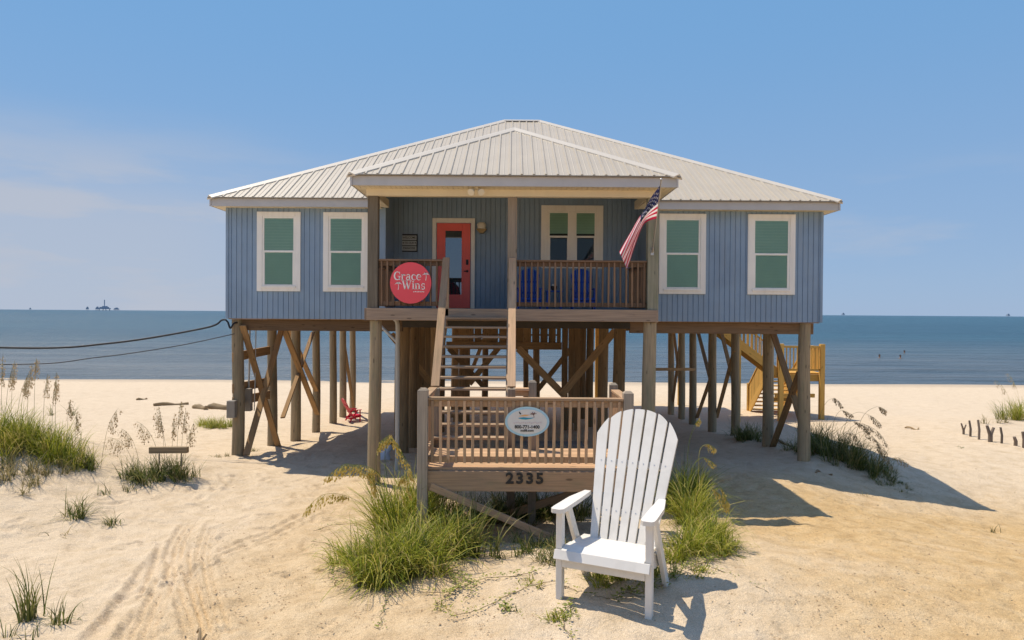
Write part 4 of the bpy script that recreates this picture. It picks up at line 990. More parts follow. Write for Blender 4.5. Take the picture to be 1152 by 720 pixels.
# the giant white chair: rotation found from its leg positions in the photograph
fl_, fr_, br_ = Vector((0.53, 7.25)), Vector((1.40, 6.84)), Vector((1.79, 7.58))
mid = (fl_+fr_)/2; ang = math.atan2(fr_.y-fl_.y, fr_.x-fl_.x)
adirondack('giant_adirondack_chair', (mid.x, mid.y, -3.0), ang, 'giant white adirondack chair standing on sand in front of landing', M_WHITE, drop=0.10)
g = ground_at(400, 472); 
adirondack('adirondack_chair', ((403-576)*25.2/F, 25.2, gz((403-576)*25.2/F, 25.2)), R(124), 'small red adirondack chair on sand under the left of house', M_REDCHAIR, k=0.47, cat='chair')
for px_, lab in ((595, 'dark blue porch chair nearest the middle post'), (655, 'dark blue porch chair under window, right of the little table')):
    x = (px_-576)*16.3/F; adirondack('adirondack_chair', (x, 16.0, DZ), 0.0, lab, M_BLUECHAIR, 'blue chairs on the porch', k=0.54)
x = (623-576)*16.1/F
tb = thing('side_table', (x, 16.1, DZ), 'little dark blue side table between the two blue porch chairs', 'table')
mb = MB(); [mb.box(x-0.2, x+0.2, 15.92+0.09*i, 16.0+0.09*i, DZ+0.42, DZ+0.445) for i in range(4)]; mb.build('table_top', M_BLUECHAIR, tb)
for sx in (-1, 1):
    for sy in (-1, 1):
        mb = MB(); mb.box(x+sx*0.16-.02, x+sx*0.16+.02, 16.1+sy*.14-.02, 16.1+sy*.14+.02, DZ, DZ+0.419); mb.build('leg', M_BLUECHAIR, tb)
mb = MB(); mb.tube([(x, 16.05, DZ+0.446), (x, 16.05, DZ+0.50), (x, 16.05, DZ+0.56)], [0.05, 0.075, 0.08], 14); ja = mb.build('candle_jar', M_BLACK); tag(ja, 'small dark jar with white candle on the porch side table', 'jar')
mb = MB(); mb.tube([(x, 16.05, DZ+0.561), (x, 16.05, DZ+0.60)], [0.055, 0.05], 12); mb.build('candle', M_WHITE, ja)
# low picnic bench in the shade behind the landing
bt = thing('picnic_table', (0.75, 14.2, gz(0.75, 14.2)), 'grey wooden picnic table in the shade under the porch', 'table')
zg = gz(0.75, 14.2)
for i in range(4):
    mb = MB(); mb.box(0.0, 1.5, 13.9+0.15*i, 14.04+0.15*i, zg+0.72, zg+0.76); mb.build('top_board', M_STAKE, bt)
for y in (13.45, 14.85):
    mb = MB(); mb.box(0.0, 1.5, y-.13, y+.13, zg+0.42, zg+0.46); mb.build('bench_seat', M_STAKE, bt)
for x in (0.2, 1.3):
    mb = MB(); mb.beam((x, 13.55, zg-.1), (x, 14.0, zg+.72), 0.04, 0.09, up=(0, 1, 1)); mb.beam((x, 14.75, zg-.1), (x, 14.3, zg+.72), 0.04, 0.09, up=(0, 1, 1)); mb.box(x-.025, x+.025, 13.4, 14.9, zg+.33, zg+.42); mb.build('leg_frame', M_STAKE, bt)

# white sack by the left porch pile
g = P(436.5, 512, 16.4); g.z = gz(g.x, 16.4)
sk = thing('cloth_sack', g, 'crumpled white sack with dark tied neck beside the left porch post', 'sack')
mb = MB(); mb.tube([(g.x-.10, 16.4, g.z-.03), (g.x-.09, 16.38, g.z+.08), (g.x-.05, 16.4, g.z+.20), (g.x+.01, 16.42, g.z+.31), (g.x+.05, 16.4, g.z+.38)], [0.13, 0.15, 0.10, 0.085, 0.035], 12, wob=0.4); mb.build('sack_body', M_BAG, sk)
mb = MB(); mb.tube([(g.x+.05, 16.4, g.z+.38), (g.x+.08, 16.4, g.z+.43)], [0.03, 0.06], 10, wob=0.4); mb.build('tied_neck', M_BLACK, sk)

# ------------------------------------------------------------------ cables
def cable(name, pts, r_, label):
    mb = MB(); q = []
    n = len(pts)-1
    for i in range(40*n+1):
        t = i/40; k = min(int(t), n-1); f = t-k
        g = lambda j: Vector(pts[max(0, min(n, j))])
        q.append(0.5*((2*g(k))+(g(k+1)-g(k-1))*f+(2*g(k-1)-5*g(k)+4*g(k+1)-g(k+2))*f*f+(3*g(k)-g(k-1)-3*g(k+1)+g(k+2))*f**3))
    mb.tube(q, r_, 6); o = mb.build(name, M_CABLE); return tag(o, label, 'cable')
cable('power_cable', [P(-420, 372, 12.5), P(0, 391, 14.3), P(125, 386, 15.2), P(230, 369, 15.9), P(250, 360, 16.0), P(256, 362, 16.0), P(259, 369, 15.98), P(263, 364, 16.0), P(267, 363, 16.1)], 0.022, 'thick black power cable running from left edge to house corner')
cable('power_cable', [P(-420, 400, 12.5), P(0, 410, 14.3), P(110, 402, 15.1), P(200, 389, 15.8), P(266, 375, 16.1)], 0.011, 'thin lower black cable running from left edge to house pile')

# ------------------------------------------------------------------ rear stairs down to the beach
bs = thing('beach_stairs', (9.9, 26.6, gz(9.9, 26.6)), 'bright yellow new wood stairs down to the beach behind the house', 'stairs')
def Bx(x0, x1, y0, y1, z0, z1, nm): m = MB(); m.box(x0, x1, y0, y1, z0, z1); return m.build(nm, M_YELLOW, bs)
A0 = Vector((7.35, 26.1, -0.02)); A1 = Vector((10.2, 26.1, -2.16)); YA, YC = 26.0, 27.05
for y in (YA, YC):
    m = MB(); m.beam((A0.x, y, A0.z-.1), (A1.x, y, A1.z-.1), 0.05, 0.30); m.build('stringer', M_YELLOW, bs)
    m = MB(); m.beam((A0.x, y, A0.z+.95), (A1.x, y, A1.z+.95), 0.09, 0.05); m.build('handrail', M_YELLOW, bs)
    for i in range(18):
        t = (i+.5)/18; p = A0.lerp(A1, t); Bx(p.x-.02, p.x+.02, y-.02, y+.02, p.z-.02, p.z+.93, 'baluster')
for i in range(12):
    t = (i+.6)/12.5; p = A0.lerp(A1, t); Bx(p.x-.14, p.x+.14, YA+.03, YC-.03, p.z-.02, p.z+.02, 'tread')
LZ2 = -2.2
Bx(10.12, 11.85, YA-.05, YC+.1, LZ2-.06, LZ2, 'landing_floor'); Bx(10.12, 11.85, YA-.1, YA-.055, LZ2-.32, LZ2-.062, 'landing_rim'); Bx(10.12, 11.85, YC+.105, YC+.15, LZ2-.32, LZ2-.062, 'landing_rim')
for x, y in ((10.2, YA-.16), (11.75, YA-.16), (11.75, YC+.2), (10.2, YC+.2)): Bx(x-.085, x+.085, y-.085, y+.085, gz(x, y)-.3, LZ2+1.1, 'post')
Bx(8.55, 8.69, YA-.16, YA-.03, gz(8.6, YA)-.3, -0.85, 'post')
Bx(10.3, 11.66, YA-.2, YA-.15, LZ2+.95, LZ2+1.03, 'handrail'); Bx(10.3, 11.66, YA-.19, YA-.15, LZ2+.08, LZ2+.16, 'handrail')
for i in range(10): x = 10.40+i*0.135; Bx(x-.018, x+.018, YA-.2, YA-.16, LZ2+.16, LZ2+.95, 'baluster')
for i in range(9): y = YA+i*0.125; Bx(11.78, 11.81, y-.045, y+.045, LZ2+.08, LZ2+1.0, 'baluster')
Bx(10.2, 11.75, YA+.4, YA+.45, LZ2-1.0, LZ2-.85, 'cross_board'); Bx(10.2, 11.75, YC+.12, YC+.16, LZ2-1.25, LZ2-1.1, 'cross_board')
y0_ = YC+.12; yb = 29.35; zb = gz(10.6, 29.35)-0.02
for x in (10.22, 11.72):
    m = MB(); m.beam((x, y0_, LZ2-.12), (x, yb, zb), 0.05, 0.30); m.build('stringer', M_YELLOW, bs)
    m = MB(); m.beam((x, y0_, LZ2+1.0), (x, yb, zb+1.12), 0.09, 0.05); m.build('handrail', M_YELLOW, bs)
    for i in range(20):
        t = (i+.5)/20; y = y0_+(yb-y0_)*t; z = LZ2-.05+(zb-LZ2+.05)*t; Bx(x-.018, x+.018, y-.05, y+.05, z, z+1.06, 'baluster')
    Bx(x-.07, x+.07, yb-.05, yb+.09, gz(x, yb)-.3, zb+1.2, 'post')
for i in range(10):
    t = (i+.7)/10.2; Bx(10.25, 11.69, y0_+(yb-y0_)*t-.13, y0_+(yb-y0_)*t+.13, LZ2+(zb-LZ2)*t-.02, LZ2+(zb-LZ2)*t+.02, 'tread')

# ------------------------------------------------------------------ driftwood, stakes, planks
g = ground_at(190, 537); p = P(190, 506.5, g.y)
pk = thing('plank_marker', (g.x, g.y, g.z), 'brown weathered plank held up on thin stakes above the oat grass', 'plank')
mb = MB(); mb.beam((p.x-0.36, g.y, p.z+.0), (p.x+0.36, g.y, p.z+0.01), 0.09, 0.115); mb.build('plank_board', M_DRIFT, pk)
for dx in (-0.22, 0.2):
    mb = MB(); mb.tube([(p.x+dx, g.y+.06, g.z-.2), (p.x+dx+.01, g.y+.06, p.z+.04)], 0.010, 7); mb.build('stake', M_STAKE, pk)
def log(px0_, py0_, px1_, py1_, r_, label, name='driftwood_log'):
    a = ground_at(px0_, py0_); b = ground_at(px1_, py1_); mb = MB(); n = 8; pts = []; rr = []
    for i in range(n+1):
        t = i/n; q = a.lerp(b, t); pts.append((q.x, q.y+.12*math.sin(t*4+px0_), gz(q.x, q.y)+r_*0.55+0.04*math.sin(t*7))); rr.append(r_*(0.6+0.6*math.sin(math.pi*(0.15+0.7*t))))
    mb.tube(pts, rr, 9, wob=0.25); return tag(mb.build(name, M_DRIFT), label, 'driftwood')
log(171, 457, 213, 455, 0.07, 'long thin driftwood branch on beach above the plank')
log(219, 459, 232, 461, 0.10, 'short dark driftwood lump between the two driftwood logs')
log(235, 460, 262, 461, 0.13, 'thick brown driftwood log ending behind the left corner pile')
log(155, 450, 164, 449.6, 0.05, 'tiny driftwood stick far up the left beach')
log(275, 716, 303, 711, 0.012, 'thin dry twig lying on the sand near bottom left', 'dry_twig') if False else None
log(862, 493, 905, 505, 0.03, 'dark branch lying between the two right front piles')
log(1020, 482, 1033, 482.5, 0.025, 'small dark stick on the open sand left of the stakes')
log(917, 532, 935, 535, 0.022, 'dark driftwood stick at the foot of right corner pile')
log(215, 719, 237, 712, 0.012, 'thin dry twig lying on sand at the bottom edge', 'dry_twig')
STK = [(1084, 489, 475, 'Y', 'small forked stake leftmost of the weathered stake row'), (1091.3, 491, 471.5, 'I', 'thin straight stake second from left in the stake row'), (1101, 494, 470.5, 'I', 'tallest straight stake third from left in the stake row'),
       (1114, 497, 477, 'V', 'thick forked stake in the middle of the stake row'), (1126.5, 499, 479, 'I', 'curved stake right of the thick forked stake'), (1142, 501.5, 490.5, 'I', 'shortest stub in the weathered stake row'), (1151.5, 503.5, 484, 'I', 'stake cut off by the right edge of the photo')]
for px_, pb, pt, kind, lab in STK:
    g = ground_at(px_, pb); h = 0.92*(pb-pt)*g.y/F; mb = MB(); w = 0.036 if kind != 'V' else 0.066
    if px_ > 1140: w = 0.05
    if kind == 'I': mb.tube([(g.x, g.y, g.z-.3), (g.x+.015, g.y, g.z+h*.5), (g.x-.03, g.y, g.z+h)], [w, w*.95, w*.8], 9, wob=.15)
    else:
        mb.tube([(g.x, g.y, g.z-.3), (g.x, g.y, g.z+h*.45)], [w, w*.95], 9, wob=.1); mb.tube([(g.x, g.y, g.z+h*.35), (g.x-h*.22, g.y, g.z+h)], [w*.8, w*.6], 8, wob=.1); mb.tube([(g.x, g.y, g.z+h*.35), (g.x+h*.2, g.y, g.z+h*.88)], [w*.8, w*.6], 8, wob=.1)
    tag(mb.build('wooden_stake', M_STAKE), lab, 'stake', 'weathered stakes in a row on the beach')

# ------------------------------------------------------------------ swimmers and rigs
def swimmer(px_, py_, label, arm=False):
    D = 4.6*F/(py_-(352+(px_-576)*0.00694)); x = (px_-576)*D/F; z = -4.72
    t = thing('person', (x, D, z), label, 'person', 'people swimming in the sea')
    mb = MB(); mb.tube([(x, D, z-.35), (x, D, z-.1), (x, D, z+.10), (x, D, z+.17), (x, D, z+.24)], [0.19, 0.22, 0.17, 0.065, 0.06], 12)
    mb.ellipsoid((x, D, z+.36), .085, .10, .13, 12, 9); mb.ellipsoid((x, D-.10, z+.35), .015, .025, .02, 6, 5)
    for s in (-1, 1):
        mb.ellipsoid((x+s*.085, D, z+.355), .012, .02, .03, 6, 5)
        e = (x+s*.42, D-.1, z+.05); mb.tube([(x+s*.17, D, z+.10), (x+s*.3, D-.05, z-.02), e], [.055, .045, .035], 8)
        if arm: mb.tube([e, (x+s*.62, D, z+.12)], [.036, .03], 8)
    b = mb.build('swimmer_body', M_SKIN, t)
    mb = MB(); mb.ellipsoid((x, D+.02, z+.40), .097, .108, .11, 12, 8); mb.build('hair', M_HAIR, t)
    mb = MB(); mb.tube([(x, D, z-.36), (x, D, z-.1), (x, D, z+.07)], [0.195, 0.227, 0.19], 12); mb.build('swimwear', M_SWIM, t)
swimmer(990, 402.5, 'leftmost swimmer up to the shoulders in the sea'); swimmer(1013.5, 403, 'swimmer nearest shore, right of the lone swimmer'); swimmer(1018, 397.5, 'farthest swimmer with both arms out in the sea', True)
def rig(px_, wpx, hpx, label, mast=0, D=5200.0):
    x = (px_-576)*D/F; s = D/F; w = wpx*s/2; h = hpx*s; z = -4.6
    t = thing('oil_platform', (x, D, z), label, 'oil platform', 'oil platforms on the horizon')
    mb = MB(); mb.box(x-w, x+w, D-w, D+w, z+h*.35, z+h*.55); mb.box(x-w*.8, x+w*.7, D-w*.8, D+w*.8, z+h*.56, z+h*.8); mb.box(x-w*.3, x+w*.5, D-w*.5, D+w*.5, z+h*.81, z+h); mb.build('deck', M_HAZYRIG, t)
    for sx in (-.8, .8):
        for sy in (-.8, .8): mb = MB(); mb.tube([(x+sx*w*1.1, D+sy*w, z-5), (x+sx*w, D+sy*w, z+h*.36)], w*.09, 6); mb.build('leg', M_HAZYRIG, t)
    if mast: mb = MB(); mb.beam((x, D, z+h), (x, D, z+h+mast*s), w*.14, w*.14, up=(0, 1, 0)); mb.build('mast', M_HAZYRIG, t)
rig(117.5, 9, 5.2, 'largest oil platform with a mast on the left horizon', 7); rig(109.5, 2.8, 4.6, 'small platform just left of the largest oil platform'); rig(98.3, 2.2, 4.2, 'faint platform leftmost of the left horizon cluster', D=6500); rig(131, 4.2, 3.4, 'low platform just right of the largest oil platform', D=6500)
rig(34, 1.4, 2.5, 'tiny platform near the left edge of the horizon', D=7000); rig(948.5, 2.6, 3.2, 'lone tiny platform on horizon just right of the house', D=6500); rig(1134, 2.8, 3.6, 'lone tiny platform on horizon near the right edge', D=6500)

# ------------------------------------------------------------------ plants
def blade(mb, base, az, tilt, L, w, curl, r=None, seg=5):
    d = Vector((math.cos(az), math.sin(az), 0)); s = Vector((-math.sin(az), math.cos(az), 0))
    s = (s*math.cos(0.6)+d*math.sin(0.6)*rnd.choice((-1, 1))).normalized()
    p = Vector(base); th = tilt; vs = []; st_ = L/seg
    for i in range(seg+1):
        t = i/seg; ww = w*(1-t**1.6)*0.5+0.0006
        vs += [p-s*ww, p+s*ww]
        p = p+(d*math.sin(th)+Vector((0, 0, 1))*math.cos(th))*st_; th += curl/seg*(0.5+t)
    mb.add(vs, [(2*i, 2*i+1, 2*i+3, 2*i+2) for i in range(seg)], None, rnd.random() if r is None else r, 0, True)
def oat(parent, base, H, az, lean, mat_seed, mat_stem, head=0.34):
    mb = MB(); d = Vector((math.cos(az), math.sin(az), 0)); p = Vector(base); pts = []; th = lean*0.25; n = 12; q = []
    for i in range(n+1):
        pts.append(p.copy()); p = p+(d*math.sin(th)+Vector((0, 0, 1))*math.cos(th))*(H/n); th += lean*(1.9*(i/n)**2)/n*2.2
    mb.tube(pts, [0.004*(1-0.6*i/n) for i in range(n+1)], 5, mi=1, cap=False)
    for i in range(80):
        t = 1-head*rnd.random()**1.0; x = t*n; k = min(int(x), n-1); c = pts[k].lerp(pts[k+1], x-k)
        a = rnd.uniform(0, 6.28); drop = rnd.uniform(0.01, 0.20)*(0.4+1.2*math.sin(math.pi*min(1, (1-t)/head)))
        e = c+Vector((math.cos(a)*0.04, math.sin(a)*0.04, -drop))+d*rnd.uniform(-.01, .06); l = rnd.uniform(0.026, 0.044); w = rnd.uniform(0.008, 0.014)
        s = Vector((math.cos(a+1.3), math.sin(a+1.3), 0))
        mb.add([c, c+s*0.0015, e+s*0.0015, e], [(0, 1, 2, 3)], None, rnd.random(), 1)
        mb.add([e, e+s*w+Vector((0, 0, -l*.5)), e+Vector((0, 0, -l))+d*.004, e-s*w+Vector((0, 0, -l*.5))], [(0, 1, 2, 3)], None, rnd.random(), 0)
    return mb.build('seed_stalk', [mat_seed, mat_stem], parent)
def oat_px(parent, path, D, mat_seed, mat_stem, head=0.5, size=1.0, ns=150):
    # a stalk through picture points that stand at depth D (root first); the last share of it carries the drooping seed plume
    P3 = [P(x, y, D+(i*0.03)) for i, (x, y) in enumerate(path)]; g0 = Vector((P3[0].x, P3[0].y, gz(P3[0].x, P3[0].y)-.03)); P3[0] = g0 if P3[0].z < g0.z+.3 else P3[0]
    mb = MB(); q = []; n = len(P3)-1
    g = lambda j: P3[max(0, min(n, j))]
    for i in range(12*n+1):
        t = i/12; k = min(int(t), n-1); f = t-k
        q.append(0.5*((2*g(k))+(g(k+1)-g(k-1))*f+(2*g(k-1)-5*g(k)+4*g(k+1)-g(k+2))*f*f+(3*g(k)-g(k-1)-3*g(k+1)+g(k+2))*f**3))
    m = len(q)-1; mb.tube(q, [0.0045*(1-0.65*i/m) for i in range(m+1)], 5, mi=1, cap=False)
    for i in range(ns):
        t = 1-head*rnd.random(); x = t*m; k = min(int(x), m-1); c = q[k].lerp(q[k+1], x-k); dd = (q[min(k+1, m)]-q[k]).normalized()
        u = (1-t)/head; sw = math.sin(math.pi*min(1, 0.12+0.85*u)); a = rnd.uniform(0, 6.28)
        e = c+dd*rnd.uniform(.0, .06)*size+Vector((math.cos(a)*.035*sw, math.sin(a)*.035*sw, -rnd.uniform(0.01, 0.13)*sw))*size
        l = rnd.uniform(.03, .05)*size; w = rnd.uniform(.008, .014)*size; s = Vector((math.cos(a+1.3), math.sin(a+1.3), 0))
        mb.add([c, c+s*.0018, e+s*.0018, e], [(0, 1, 2, 3)], None, rnd.random(), 1)
        lz = Vector((dd.x*.3, dd.y*.3, -1)).normalized()*l
        mb.add([e, e+s*w+lz*.5, e+lz, e-s*w+lz*.5], [(0, 1, 2, 3)], None, rnd.random(), 0)
    return mb.build('seed_stalk', [mat_seed, mat_stem], parent)
def clump(name, label, spots, mat, stalks=(), cat='grass', group='dune grass clumps', seedmat=None, stemmat=None):
    # spots: (px, py, radius m, height m, blades, splay)
    g0 = ground_at(spots[0][0], spots[0][1])
    t = thing(name, g0, label, cat, group)
    mb = MB()
    for px_, py_, rad, H, nb, splay in spots:
        g = ground_at(px_, py_)
        ntuft = max(1, int(nb/22))
        tufts = [(g.x+rnd.gauss(0, 0.45)*rad, g.y+rnd.gauss(0, 0.45)*rad) for _ in range(ntuft)]
        for i in range(nb):
            tx, ty = tufts[i % ntuft]; x = tx+rnd.gauss(0, 0.045); y = ty+rnd.gauss(0, 0.045)
            az = math.atan2(y-g.y, x-g.x)+rnd.gauss(0, 1.3); L = H*rnd.uniform(0.35, 1.2)
            blade(mb, (x, y, gz(x, y)-0.02), az, abs(rnd.gauss(0.2, 0.32))*splay, L, rnd.uniform(0.007, 0.016)*(0.85+0.35*H), rnd.uniform(0.4, 2.6)*splay)
    mb.build('grass_blades', mat, t)
    for s in stalks:
        g = ground_at(s[0], s[1]); oat(t, (g.x, g.y, g.z-.02), s[2], R(s[3]), s[4], seedmat or M_SEED, stemmat or mat, s[5] if len(s) > 5 else 0.34)
    return t
# big clump left of the landing
big = clump('sea_oat_clump', 'large bright green sea oat clump left of the landing post', [(425, 650, 0.34, 0.75, 620, 1.5), (462, 642, 0.36, 0.85, 700, 1.4), (492, 624, 0.36, 0.8, 600, 1.5), (405, 632, 0.24, 0.6, 300, 1.6), (440, 610, 0.35, 1.1, 520, 1.2), (462, 600, 0.3, 1.15, 420, 1.0), (512, 612, 0.28, 0.7, 300, 1.5), (470, 600, 0.3, 1.0, 260, 1.0), (492, 592, 0.25, 0.9, 260, 1.1)], M_GRASS)
for pth, hd, sz in (([(440, 610), (436, 575), (415, 535), (390, 522), (368, 536)], 0.55, 1.0), ([(445, 610), (440, 570), (428, 535), (405, 523), (383, 528)], 0.5, 0.9), ([(430, 620), (422, 585), (395, 560), (365, 556), (345, 572)], 0.5, 1.0),
    ([(450, 600), (440, 560), (433, 515), (440, 494), (452, 508), (463, 532)], 0.5, 1.05), ([(446, 604), (430, 560), (423, 520), (428, 498), (437, 490)], 0.4, 0.9), ([(440, 612), (432, 580), (424, 552), (418, 528), (421, 550)], 0.5, 1.0), ([(460, 604), (452, 575), (447, 550), (455, 535), (462, 555)], 0.45, 0.8)):
    oat_px(big, pth, 8.35, M_SEED, M_GRASS, hd, sz)
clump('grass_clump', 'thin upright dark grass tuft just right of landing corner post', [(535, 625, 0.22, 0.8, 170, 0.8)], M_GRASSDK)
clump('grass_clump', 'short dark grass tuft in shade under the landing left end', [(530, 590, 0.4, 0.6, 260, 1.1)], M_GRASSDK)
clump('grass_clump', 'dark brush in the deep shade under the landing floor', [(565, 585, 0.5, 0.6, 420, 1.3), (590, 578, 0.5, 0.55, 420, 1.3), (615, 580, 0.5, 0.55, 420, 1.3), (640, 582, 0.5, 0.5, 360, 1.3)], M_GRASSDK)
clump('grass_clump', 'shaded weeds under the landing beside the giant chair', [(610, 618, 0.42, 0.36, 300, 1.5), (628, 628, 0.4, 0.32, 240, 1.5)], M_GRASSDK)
rb_ = clump('sea_oat_clump', 'tall green sea oat clump right behind the giant white chair', [(770, 575, 0.26, 1.15, 420, 1.1), (778, 590, 0.26, 0.95, 460, 1.3), (792, 612, 0.28, 0.65, 420, 1.6), (768, 622, 0.24, 0.6, 280, 1.6), (806, 620, 0.2, 0.42, 240, 1.7), (766, 572, 0.22, 0.9, 320, 1.2), (782, 565, 0.22, 0.8, 300, 1.3), (800, 600, 0.2, 0.5, 200, 1.6)], M_GRASS)
for pth, hd, sz in (([(770, 590), (772, 545), (775, 500), (782, 478), (786, 472)], 0.22, 0.6), ([(775, 590), (785, 540), (787, 508), (795, 500), (803, 503)], 0.3, 0.7), ([(772, 595), (778, 560), (790, 545), (806, 552), (815, 566)], 0.35, 1.0), ([(776, 595), (785, 562), (800, 545), (812, 550), (819, 567)], 0.3, 1.0), ([(770, 580), (778, 530), (790, 515), (803, 521)], 0.3, 0.6)):
    oat_px(rb_, pth, 9.0, M_SEED, M_GRASS, hd, sz, 80)
clump('grass_clump', 'low green weeds under the seat of the giant chair', [(668, 655, 0.2, 0.24, 150, 1.7), (690, 652, 0.22, 0.27, 200, 1.7), (715, 652, 0.22, 0.26, 170, 1.7), (738, 642, 0.24, 0.34, 220, 1.6), (752, 630, 0.2, 0.4, 160, 1.5)], M_GRASS)
clump('grass_clump', 'small low weed patch left of the giant chair front leg', [(628, 694, 0.13, 0.14, 90, 1.8), (640, 690, 0.10, 0.12, 50, 1.8)], M_GRASS)
# right of the house
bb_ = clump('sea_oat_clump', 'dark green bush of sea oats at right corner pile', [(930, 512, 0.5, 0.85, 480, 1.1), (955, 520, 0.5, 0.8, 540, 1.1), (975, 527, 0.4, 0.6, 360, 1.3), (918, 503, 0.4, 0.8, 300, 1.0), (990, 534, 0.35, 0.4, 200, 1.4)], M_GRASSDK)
for pth, hd in (([(925, 505), (922, 475), (928, 455), (938, 448), (946, 454)], 0.3), ([(935, 505), (938, 475), (946, 462), (958, 466)], 0.3), ([(945, 508), (952, 475), (964, 464), (980, 468), (990, 476)], 0.35), ([(950, 510), (958, 486), (972, 478), (988, 486), (998, 500)], 0.45),
    ([(955, 512), (962, 490), (975, 486), (986, 496), (992, 508)], 0.5), ([(948, 508), (955, 484), (968, 476), (980, 482)], 0.45), ([(960, 516), (970, 498), (982, 494), (994, 504), (1000, 516)], 0.5), ([(940, 506), (948, 480), (960, 474), (972, 480), (978, 490)], 0.5),
    ([(965, 518), (972, 504), (984, 503), (996, 514), (1003, 524)], 0.5), ([(980, 526), (995, 518), (1010, 515), (1020, 520)], 0.5), ([(955, 512), (970, 470), (985, 458), (995, 460)], 0.25), ([(945, 508), (950, 490), (960, 488), (968, 498)], 0.5)):
    oat_px(bb_, pth, 15.7, M_SEEDBR, M_GRASSDRY, hd, 1.05, 85)
clump('grass_clump', 'dark low bush between piles at the right of house', [(836, 492, 0.6, 0.6, 320, 1.2), (850, 496, 0.5, 0.55, 260, 1.3)], M_GRASSDK)
clump('grass_clump', 'dark tuft just left of the right corner pile', [(892, 508, 0.3, 0.55, 150, 1.2)], M_GRASSDK)
clump('grass_clump', 'green grass on small dune at the right photo edge', [(1140, 472, 0.6, 0.8, 320, 1.0), (1152, 470, 0.6, 0.9, 300, 1.0)], M_GRASS, [(1140, 470, 1.6, 160, 0.8), (1150, 470, 1.8, 120, 0.6)], seedmat=M_SEEDBR)
clump('grass_clump', 'sparse low tuft just left of the right edge dune grass', [(1116, 476, 0.4, 0.5, 70, 1.3)], M_GRASSDRY)
clump('grass_clump', 'flat green creeping patch on open sand before the stakes', [(1076, 503, 0.3, 0.10, 130, 2.2)], M_GRASSDK)
clump('grass_clump', 'green creeping patch in shadow below the right bush', [(997, 543, 0.6, 0.2, 220, 1.8)], M_GRASSDK)
clump('grass_clump', 'sparse twiggy sprig on golden sand right of house shadow', [(972, 558, 0.1, 0.16, 14, 1.6)], M_GRASSDRY)
clump('grass_clump', 'single thin sprig on sand at the far right', [(1116, 598, 0.06, 0.2, 9, 1.0)], M_GRASSDRY)
# left side
clump('grass_clump', 'bright green round grass patch beside the driftwood logs', [(232, 479, 0.35, 0.42, 300, 1.5), (245, 481, 0.45, 0.5, 380, 1.5), (258, 480, 0.35, 0.45, 260, 1.5)], M_GRASS)
clump('grass_clump', 'dry yellow runner patch at foot of left corner pile', [(252, 515, 0.35, 0.14, 120, 1.9), (285, 508, 0.25, 0.2, 90, 1.7)], M_GRASSDRY)
clump('sea_oat_clump', 'oat grass tuft below the raised plank with tall seed stalks', [(198, 538, 0.24, 0.5, 260, 1.0), (185, 536, 0.2, 0.45, 150, 1.1)], M_GRASSDK,
      [(186, 532, 1.30, 150, 0.35, 0.3), (190, 533, 1.22, 170, 0.5, 0.32), (193, 532, 1.15, 100, 0.3, 0.3), (198, 534, 1.42, 60, 0.15, 0.25), (203, 533, 1.25, 30, 0.15, 0.25), (206, 535, 1.05, 45, 0.4, 0.3), (183, 532, 1.15, 185, 0.9, 0.3)], seedmat=M_SEEDBR, stemmat=M_GRASSDRY)
clump('sea_oat_clump', 'spreading green tuft left of the raised plank', [(165, 540, 0.28, 0.5, 240, 1.3), (150, 538, 0.26, 0.42, 150, 1.3)], M_GRASSDK, [(160, 536, 1.05, 165, 1.0, 0.3), (155, 534, 0.95, 200, 1.2, 0.3)], seedmat=M_SEEDBR, stemmat=M_GRASSDRY)
clump('grass_clump', 'thin tuft with one brown seed stalk right of left dune', [(108, 528, 0.14, 0.5, 60, 1.0)], M_GRASSDK, [(113, 526, 1.15, 60, 0.6, 0.3)], seedmat=M_SEEDBR, stemmat=M_GRASSDRY)
clump('grass_clump', 'tiny sprig on sand left of the spreading tuft', [(120, 557, 0.05, 0.28, 16, 1.0)], M_GRASSDK)
clump('grass_clump', 'tiny sprig pair on sand below the spreading tuft', [(142, 553, 0.07, 0.24, 16, 1.1), (150, 550, 0.05, 0.2, 10, 1.1)], M_GRASSDK)
clump('grass_clump', 'spiky dark grass tuft alone on pale sand below dune', [(86, 583, 0.11, 0.48, 110, 1.25)], M_GRASSDK)
clump('grass_clump', 'arching small tuft just right of the spiky tuft', [(128, 590, 0.09, 0.3, 45, 1.7)], M_GRASSDK)
clump('grass_clump', 'few bent blades on sand under the spiky tuft', [(68, 603, 0.03, 0.3, 6, 1.9)], M_GRASSDRY)
clump('grass_clump', 'tall upright twin tuft near the bottom left corner', [(30, 696, 0.05, 0.5, 34, 0.55), (43, 692, 0.05, 0.62, 34, 0.5)], M_GRASSDK)
clump('grass_clump', 'bent leaning tuft right of the twin upright tuft', [(70, 700, 0.07, 0.3, 46, 1.5)], M_GRASSDK)
clump('grass_clump', 'few blades at the very bottom left corner', [(30, 722, 0.04, 0.25, 12, 1.0), (2, 722, 0.04, 0.4, 10, 1.0)], M_GRASSDK)
